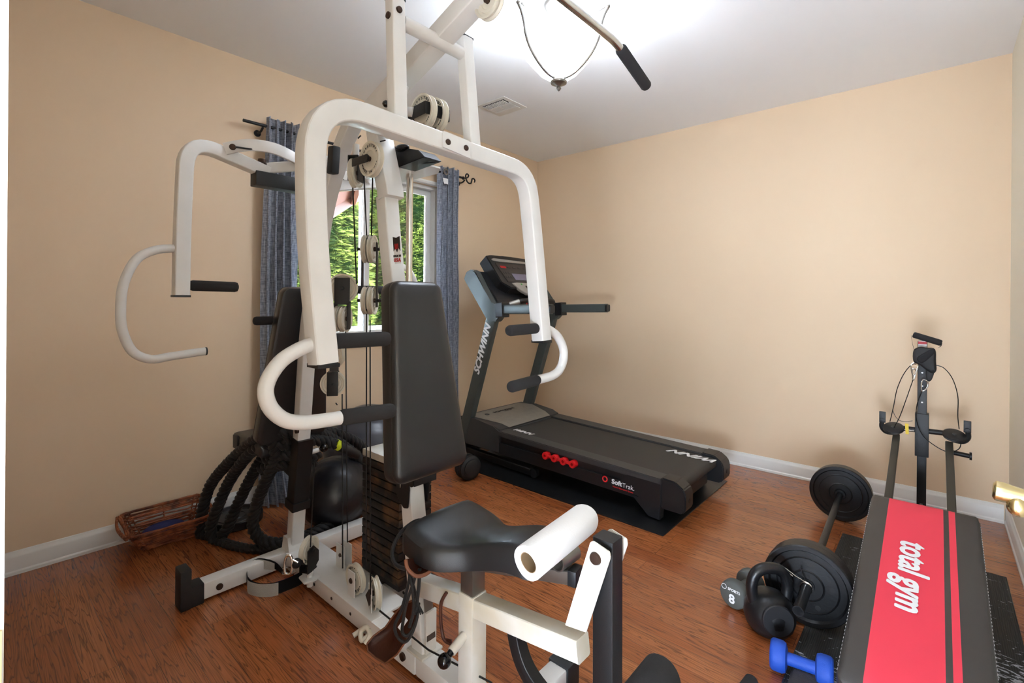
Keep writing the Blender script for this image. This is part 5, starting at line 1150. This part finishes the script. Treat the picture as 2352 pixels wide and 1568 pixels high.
b = B(); bx(b, -.343, .225, .85, 2.878, 0, .005, bev=.0015); tag(obj('yoga_mat', b, pm), 'black ribbed yoga mat printed with pale palm fronds under the trainer', 'yoga mat')

bb = thing('barbell', 'black barbell with round weight plates lying on the floor beside the red board', 'barbell', (-.34, 2.45, 0))
a0 = V(-.331, 1.79, .1445); a1 = V(-.378, 3.19, .1445); dB = (a1-a0).normalized()
b = B(); rod(b, a0, a1, .0135, 18); obj('bar', b, 'iron', bb, 50)
b = B(); rod(b, a0, a0+dB*.16, .0165, 22); obj('sleeve', b, 'iron', bb, 50)
def wplate(c, ax, r, th, par, m='iron', name='weight_plate', holes=True):
    ax = Vector(ax).normalized(); h = th/2
    b = B(); lathe(b, [(.0145, -h*.8), (r*.16, -h*.8), (r*.17, -h*.6), (r*.34, -h*.6), (r*.36, -h*.72), (r*.385, -h*.55), (r*.66, -h*.5), (r*.68, -h*.62), (r*.70, -h*.5), (r*.84, -h*.5), (r*.88, -h), (r*.975, -h), (r, -h*.8), (r, h*.8), (r*.97, h), (r*.88, h), (r*.84, h*.5), (r*.3, h*.6), (.0145, h*.8)], c, ax, 48, caps=False); o = obj(name, b, m, par, 30)
    if holes:
        s, u, d = frame(ax)
        for i in range(5):
            a = 2*PI*i/5+.5; b = B(); p = Vector(c)+(s*math.cos(a)+u*math.sin(a))*r*.54-ax*(h*.5+.001); rod(b, p, p+ax*.002, r*.062, 14); obj('plate_hole', b, 'blackp', o)
    return o
pc = a0+dB*((1.985-a0.y)/dB.y); wplate(pc, dB, .139, .040, bb); wplate(pc+dB*.038, dB, .136, .034, bb, holes=False)
pf = a0+dB*((3.045-a0.y)/dB.y); wplate(pf, dB, .139, .034, bb); wplate(pf+dB*.033, dB, .136, .030, bb, holes=False)
b = B(); s_, u_, d_ = frame(dB); q = pc-dB*.028
for k in range(2): tube(b, [q-dB*.004*k+(s_*math.cos(a)+u_*math.sin(a))*.0185 for a in [i*PI/10 for i in range(21)]], .0019, 6)
tube(b, [q+V(-.002, 0, .018), q+V(-.03, -.01, .032), q+V(-.062, -.014, .050), q+V(-.064, -.014, .044), q+V(-.04, -.012, .03)], .0019, 6); tube(b, [q+V(0, 0, .019), q+V(-.012, -.008, .045), q+V(-.016, -.01, .066)], .0019, 6); obj('spring_collar', b, 'chrome', bb)
b = B(); q = pf-dB*.022; lathe(b, [(.0135, 0), (.024, 0), (.026, .004), (.024, .02), (.0135, .02)], q-dB*.012, dB, 24, caps=False); obj('inner_collar', b, 'iron', bb)

# kettlebell
kx, ky = -.432, 1.864
kb = thing('kettlebell', 'black kettlebell standing on the wood floor in front of the barbell plate', 'kettlebell', (kx, ky, 0))
b = B(); pr_ = [(0, 0), (.045, 0), (.060, .006), (.074, .025), (.082, .052), (.080, .082), (.068, .108), (.05, .126), (.03, .136), (0, .139)]; lathe(b, pr_, (kx, ky, 0), n=40)
body = obj('body', b, 'iron', kb, 60)
hv = V(.62, .55, 0).normalized(); b = B(); c = V(kx, ky, 0)
pts = spline([c+hv*x+V(0, 0, z) for x, z in ((-.052, .085), (-.060, .125), (-.062, .160), (-.050, .195), (-.022, .214), (.022, .214), (.050, .195), (.062, .160), (.060, .125), (.052, .085))], 5)
tube(b, pts, .0185, 18); obj('handle', b, 'iron', kb, 60)
b = B(); fn = V(.55, -.80, .12).normalized(); lathe(b, [(0, 0), (.047, 0), (.050, -.003), (.050, -.012), (0, -.012)], c+V(0, 0, .070)+fn*.078, fn, 36); obj('flat_face', b, mat('satin_black_plate', (30, 30, 33), .5), kb, 40)

def dumbbell(name, label, p, q, r, m, hexa, txt=None):
    p, q = Vector(p), Vector(q); d = (q-p).normalized(); t = thing(name, label, 'dumbbell', (p.x, p.y, 0)); L = (q-p).length
    b = B(); prof = [(0, 0), (r*.86, 0), (r*.97, .005), (r, .012), (r, .032), (r*.9, .042), (r*.55, .046), (0, .046)]
    lathe(b, prof, p, d, 6 if hexa else 36); h1 = obj('head', b, m, t, 50); b = B(); lathe(b, prof, q, -d, 6 if hexa else 36); obj('head', b, m, t, 50)
    b = B(); rod(b, p+d*.04, q-d*.04, r*.40, 20); obj('handle', b, m, t, 60)
    return h1, d
pA, pB = (-.566, 1.898, .050), (-.535, 2.055, .050)
h1, d = dumbbell('dumbbell', 'grey dumbbell with a white figure eight on its end behind the kettlebell', pA, pB, .050, 'grey8', False)
rtv = V(d.y, -d.x, 0)
text('8', .045, V(*pA)-d*.0012+V(0, 0, -.014), rtv, (0, 0, 1), 'whitep', h1, bold=.0012); text('SPORTS', .0135, V(*pA)-d*.0012+V(0, 0, .020)+rtv*.008, rtv, (0, 0, 1), 'whitep', h1, bold=.0003)
b = B(); tube(b, [V(*pA)-d*.001+V(0, 0, .022)-rtv*.030+rtv*.009*math.cos(a)+V(0, 0, .009*math.sin(a)) for a in [i*PI/8 for i in range(17)]], .0009, 6); obj('emblem', b, 'whitep', h1)
dumbbell('dumbbell', 'blue neoprene dumbbell on the mat edge at the near left of the red board', onZ(1788, 1506, .048)+V(-.022, 0, 0), onZ(1895, 1540, .050)+V(.022, 0, 0), .044, 'blue', False)
b = B(); p = onZ(1728, 1562, .02); rod(b, p, p+V(-.02, -.2, .0), .02, 20, rnd=.006); tag(obj('exercise_grip', b, 'foam', None, 50), 'black foam grip end on the wood floor at the bottom edge of the photo', 'foam grip')
b = B(); q = [onZ(x, y, .02) for x, y in ((1818, 1542), (1880, 1562), (1960, 1615), (1850, 1650), (1800, 1610))]; prism(b, [p-V(0, 0, .0145) for p in q], (0, 0, .03), bev=.007); tag(obj('foam_block', b, mat('charcoal_felt', (50, 48, 52), .95, bump=.6, bscale=300)), 'charcoal foam pad with a rounded corner on the mat below the blue dumbbell', 'foam pad')

# ================================================================ LEFT CORNER: basket, plate, balls, rope
bk = thing('wicker_basket', 'low brown wicker basket on the floor against the left wall', 'basket', (-2.70, .68, 0))
rb = random.Random(4)
def bloop(t, k):                                # rounded rectangle ring at height fraction t
    x0 = XW+.04+.0*t; x1 = -2.645+.055*t; y0 = .545-.06*t; y1 = .79+.03*t; cx, cy = (x0+x1)/2, (y0+y1)/2; pts = []
    for i in range(40):
        a = 2*PI*i/40; ca, sa = math.cos(a), math.sin(a); e = .22
        x = cx+(x1-x0)/2*math.copysign(abs(ca)**e, ca); y = cy+(y1-y0)/2*math.copysign(abs(sa)**e, sa)
        zb = .012+t*(.090+.038*(x1-x)/(x1-x0)); wgl = .0045*math.sin(i*PI/2+k*PI)
        n = V(ca, sa, 0); pts.append(V(x, y, zb)+n*wgl+V(0, 0, rb.uniform(-.003, .003)))
    return pts
b = B()
for k in range(17):
    t = k/16
    if .55 < t < .72 and k % 2: continue
    tube(b, bloop(t, k), .0035*rb.uniform(.8, 1.25), 6, closed=True)
for k in range(5): tube(b, [p+V(0, 0, .004) for p in bloop(1, k)], .004, 6, closed=True)
for i in range(0, 40, 2):
    P = [bloop(t, 0)[i] for t in (0, .35, .7, 1.0)]; tube(b, P, .003, 6)
for k in range(26):
    i = rb.randrange(40); t0 = rb.uniform(0, .9); A_ = bloop(t0, 0)[i]; A2_ = bloop(min(1, t0+rb.uniform(.05, .25)), 1)[(i+rb.randrange(2, 6)) % 40]; tube(b, [A_, A2_], .0022, 5)
obj('woven_sides', b, 'wicker', bk, 60)
b = B(); bx(b, XW+.05, -2.66, .56, .78, .006, .014); obj('base', b, 'wicker', bk)
b = B()
for k in range(3): tube(b, spline([V(-2.79+.19*u, .478-.014*math.sin(PI*u), .135-.033*u)+V(.006*math.cos(6*PI*u+k*2.1), 0, .006*math.sin(6*PI*u+k*2.1)) for u in [i/14 for i in range(15)]], 2), .005, 6)
obj('braided_handle', b, 'wicker', bk)
b = B(); sphere(b, (-2.725, .64, .055), .06, (.8, 1.4, .5)); tag(obj('foam_ball', b, 'navy', None, 60), 'dark blue rounded foam item lying inside the wicker basket', 'foam item')
fp = onZ(541, 1178, .045)
wp = wplate(V(fp.x, fp.y, .022), (0, 0, -1), .125, .040, None, 'iron', 'weight_plate', holes=False); tag(wp, 'round grey-black weight plate lying flat on the floor behind the battle rope', 'weight plate')

def ball(c, r, m, label, ridges):
    b = B(); prof = []
    n = 60
    for i in range(n+1):
        a = -PI/2+PI*i/n; k = 1-.008*(1 if (i % 5 == 0 and 6 < i < 54) else 0); prof.append((max(r*k*math.cos(a), .0008), r*k*math.sin(a)))
    lathe(b, prof, c, ridges, 48); o = obj('exercise_ball', b, m, None, 60); tag(o, label, 'exercise ball'); return o
bg = at(848, 1032, 2.86); ball(V(bg.x, bg.y, .258), .255, 'ballg', 'large shiny grey exercise ball behind the gym under the window', (.1, .1, 1))
sm = at(772, 1137, 2.42); sb_ = ball(V(sm.x, sm.y, .175), .174, 'ball', 'smaller black exercise ball behind the gym cables on the floor', (.5, -.6, .6))
# coiled battle rope hung round the rear seat carriage
rp = thing('battle_rope', 'thick black twisted battle rope coiled in loops round the rear of the gym', 'battle rope', (-2.35, .95, 0))
def rope(keys, r=.0120, pitch=.080, closed=False):
    P = spline([at(*k) for k in keys], 22, closed=closed)
    # resample evenly
    out = [P[0]]; step = .011; acc = 0
    for a, c in zip(P, P[1:]):
        L_ = (c-a).length; d = step-acc
        while d <= L_: out.append(a.lerp(c, d/L_)); d += step
        acc = (acc+L_) % step
    b = B(); n = len(out); prev = None; fr = []
    for i in range(n):
        t = (out[min(i+1, n-1)]-out[max(i-1, 0)]).normalized()
        if prev is None: s, u, _ = frame(t)
        else: s = (prev-t*prev.dot(t)).normalized(); u = t.cross(s)
        prev = s; fr.append((s, u))
    for k in range(3):
        pts = [p+(s*math.cos(a)+u*math.sin(a))*r*1.12 for i, (p, (s, u)) in enumerate(zip(out, fr)) for a in [2*PI*k/3+2*PI*i*step/pitch]]
        pts = [Vector((p.x, p.y, max(p.z, r*1.1))) for p in pts]
        tube(b, pts[::1], r*1.08, 8)
    return b
coils = [
 [(695, 1012, 2.12), (660, 992, 2.06), (605, 1000, 2.06), (548, 1040, 2.15), (486, 1110, 2.28), (464, 1180, 2.30), (463, 1228, 2.30), (492, 1240, 2.28), (520, 1215, 2.27), (545, 1160, 2.26), (572, 1105, 2.22), (606, 1050, 2.16), (655, 1020, 2.10), (690, 1015, 2.10)],
 [(690, 1030, 2.14), (640, 1020, 2.06), (590, 1030, 2.08), (556, 1062, 2.14), (524, 1110, 2.23), (500, 1165, 2.25), (484, 1215, 2.27), (500, 1245, 2.25), (540, 1262, 2.20), (590, 1262, 2.17), (640, 1252, 2.16), (690, 1240, 2.18), (760, 1200, 2.3), (815, 1150, 2.45), (836, 1100, 2.5), (828, 1060, 2.48), (795, 1028, 2.42), (750, 1000, 2.35), (705, 990, 2.26)],
 [(600, 1000, 2.03), (625, 1012, 2.04), (632, 1055, 2.08), (610, 1105, 2.10), (590, 1155, 2.14), (580, 1200, 2.16), (592, 1232, 2.17), (622, 1246, 2.16), (668, 1244, 2.2), (720, 1222, 2.28), (790, 1195, 2.42), (845, 1140, 2.55), (858, 1085, 2.6), (840, 1035, 2.55), (800, 1005, 2.48), (740, 988, 2.38), (690, 985, 2.28)],
 [(612, 1058, 2.12), (650, 1045, 2.08), (700, 1048, 2.10), (735, 1040, 2.16)], [(600, 1078, 2.13), (640, 1068, 2.09), (690, 1066, 2.10), (725, 1058, 2.16)], [(650, 1005, 2.06), (700, 1010, 2.12), (740, 1012, 2.18), (775, 1021, 2.22)]]
for cks in coils: obj('rope_coil', rope(cks), 'rope', rp, 60)
b = B(); rod(b, at(772, 1020, 2.22), at(824, 1046, 2.30), .021, 18, rnd=.008); hd_ = obj('shrink_handle', b, 'rubber', rp, 60)
b = B(); rod(b, at(770, 1019, 2.218), at(780, 1024, 2.232), .0235, 18); obj('yellow_label', b, 'yellow', rp)
b = B(); rod(b, at(626, 1022, 2.06), at(632, 1032, 2.06), .017, 12); obj('yellow_label', b, 'yellow', rp)
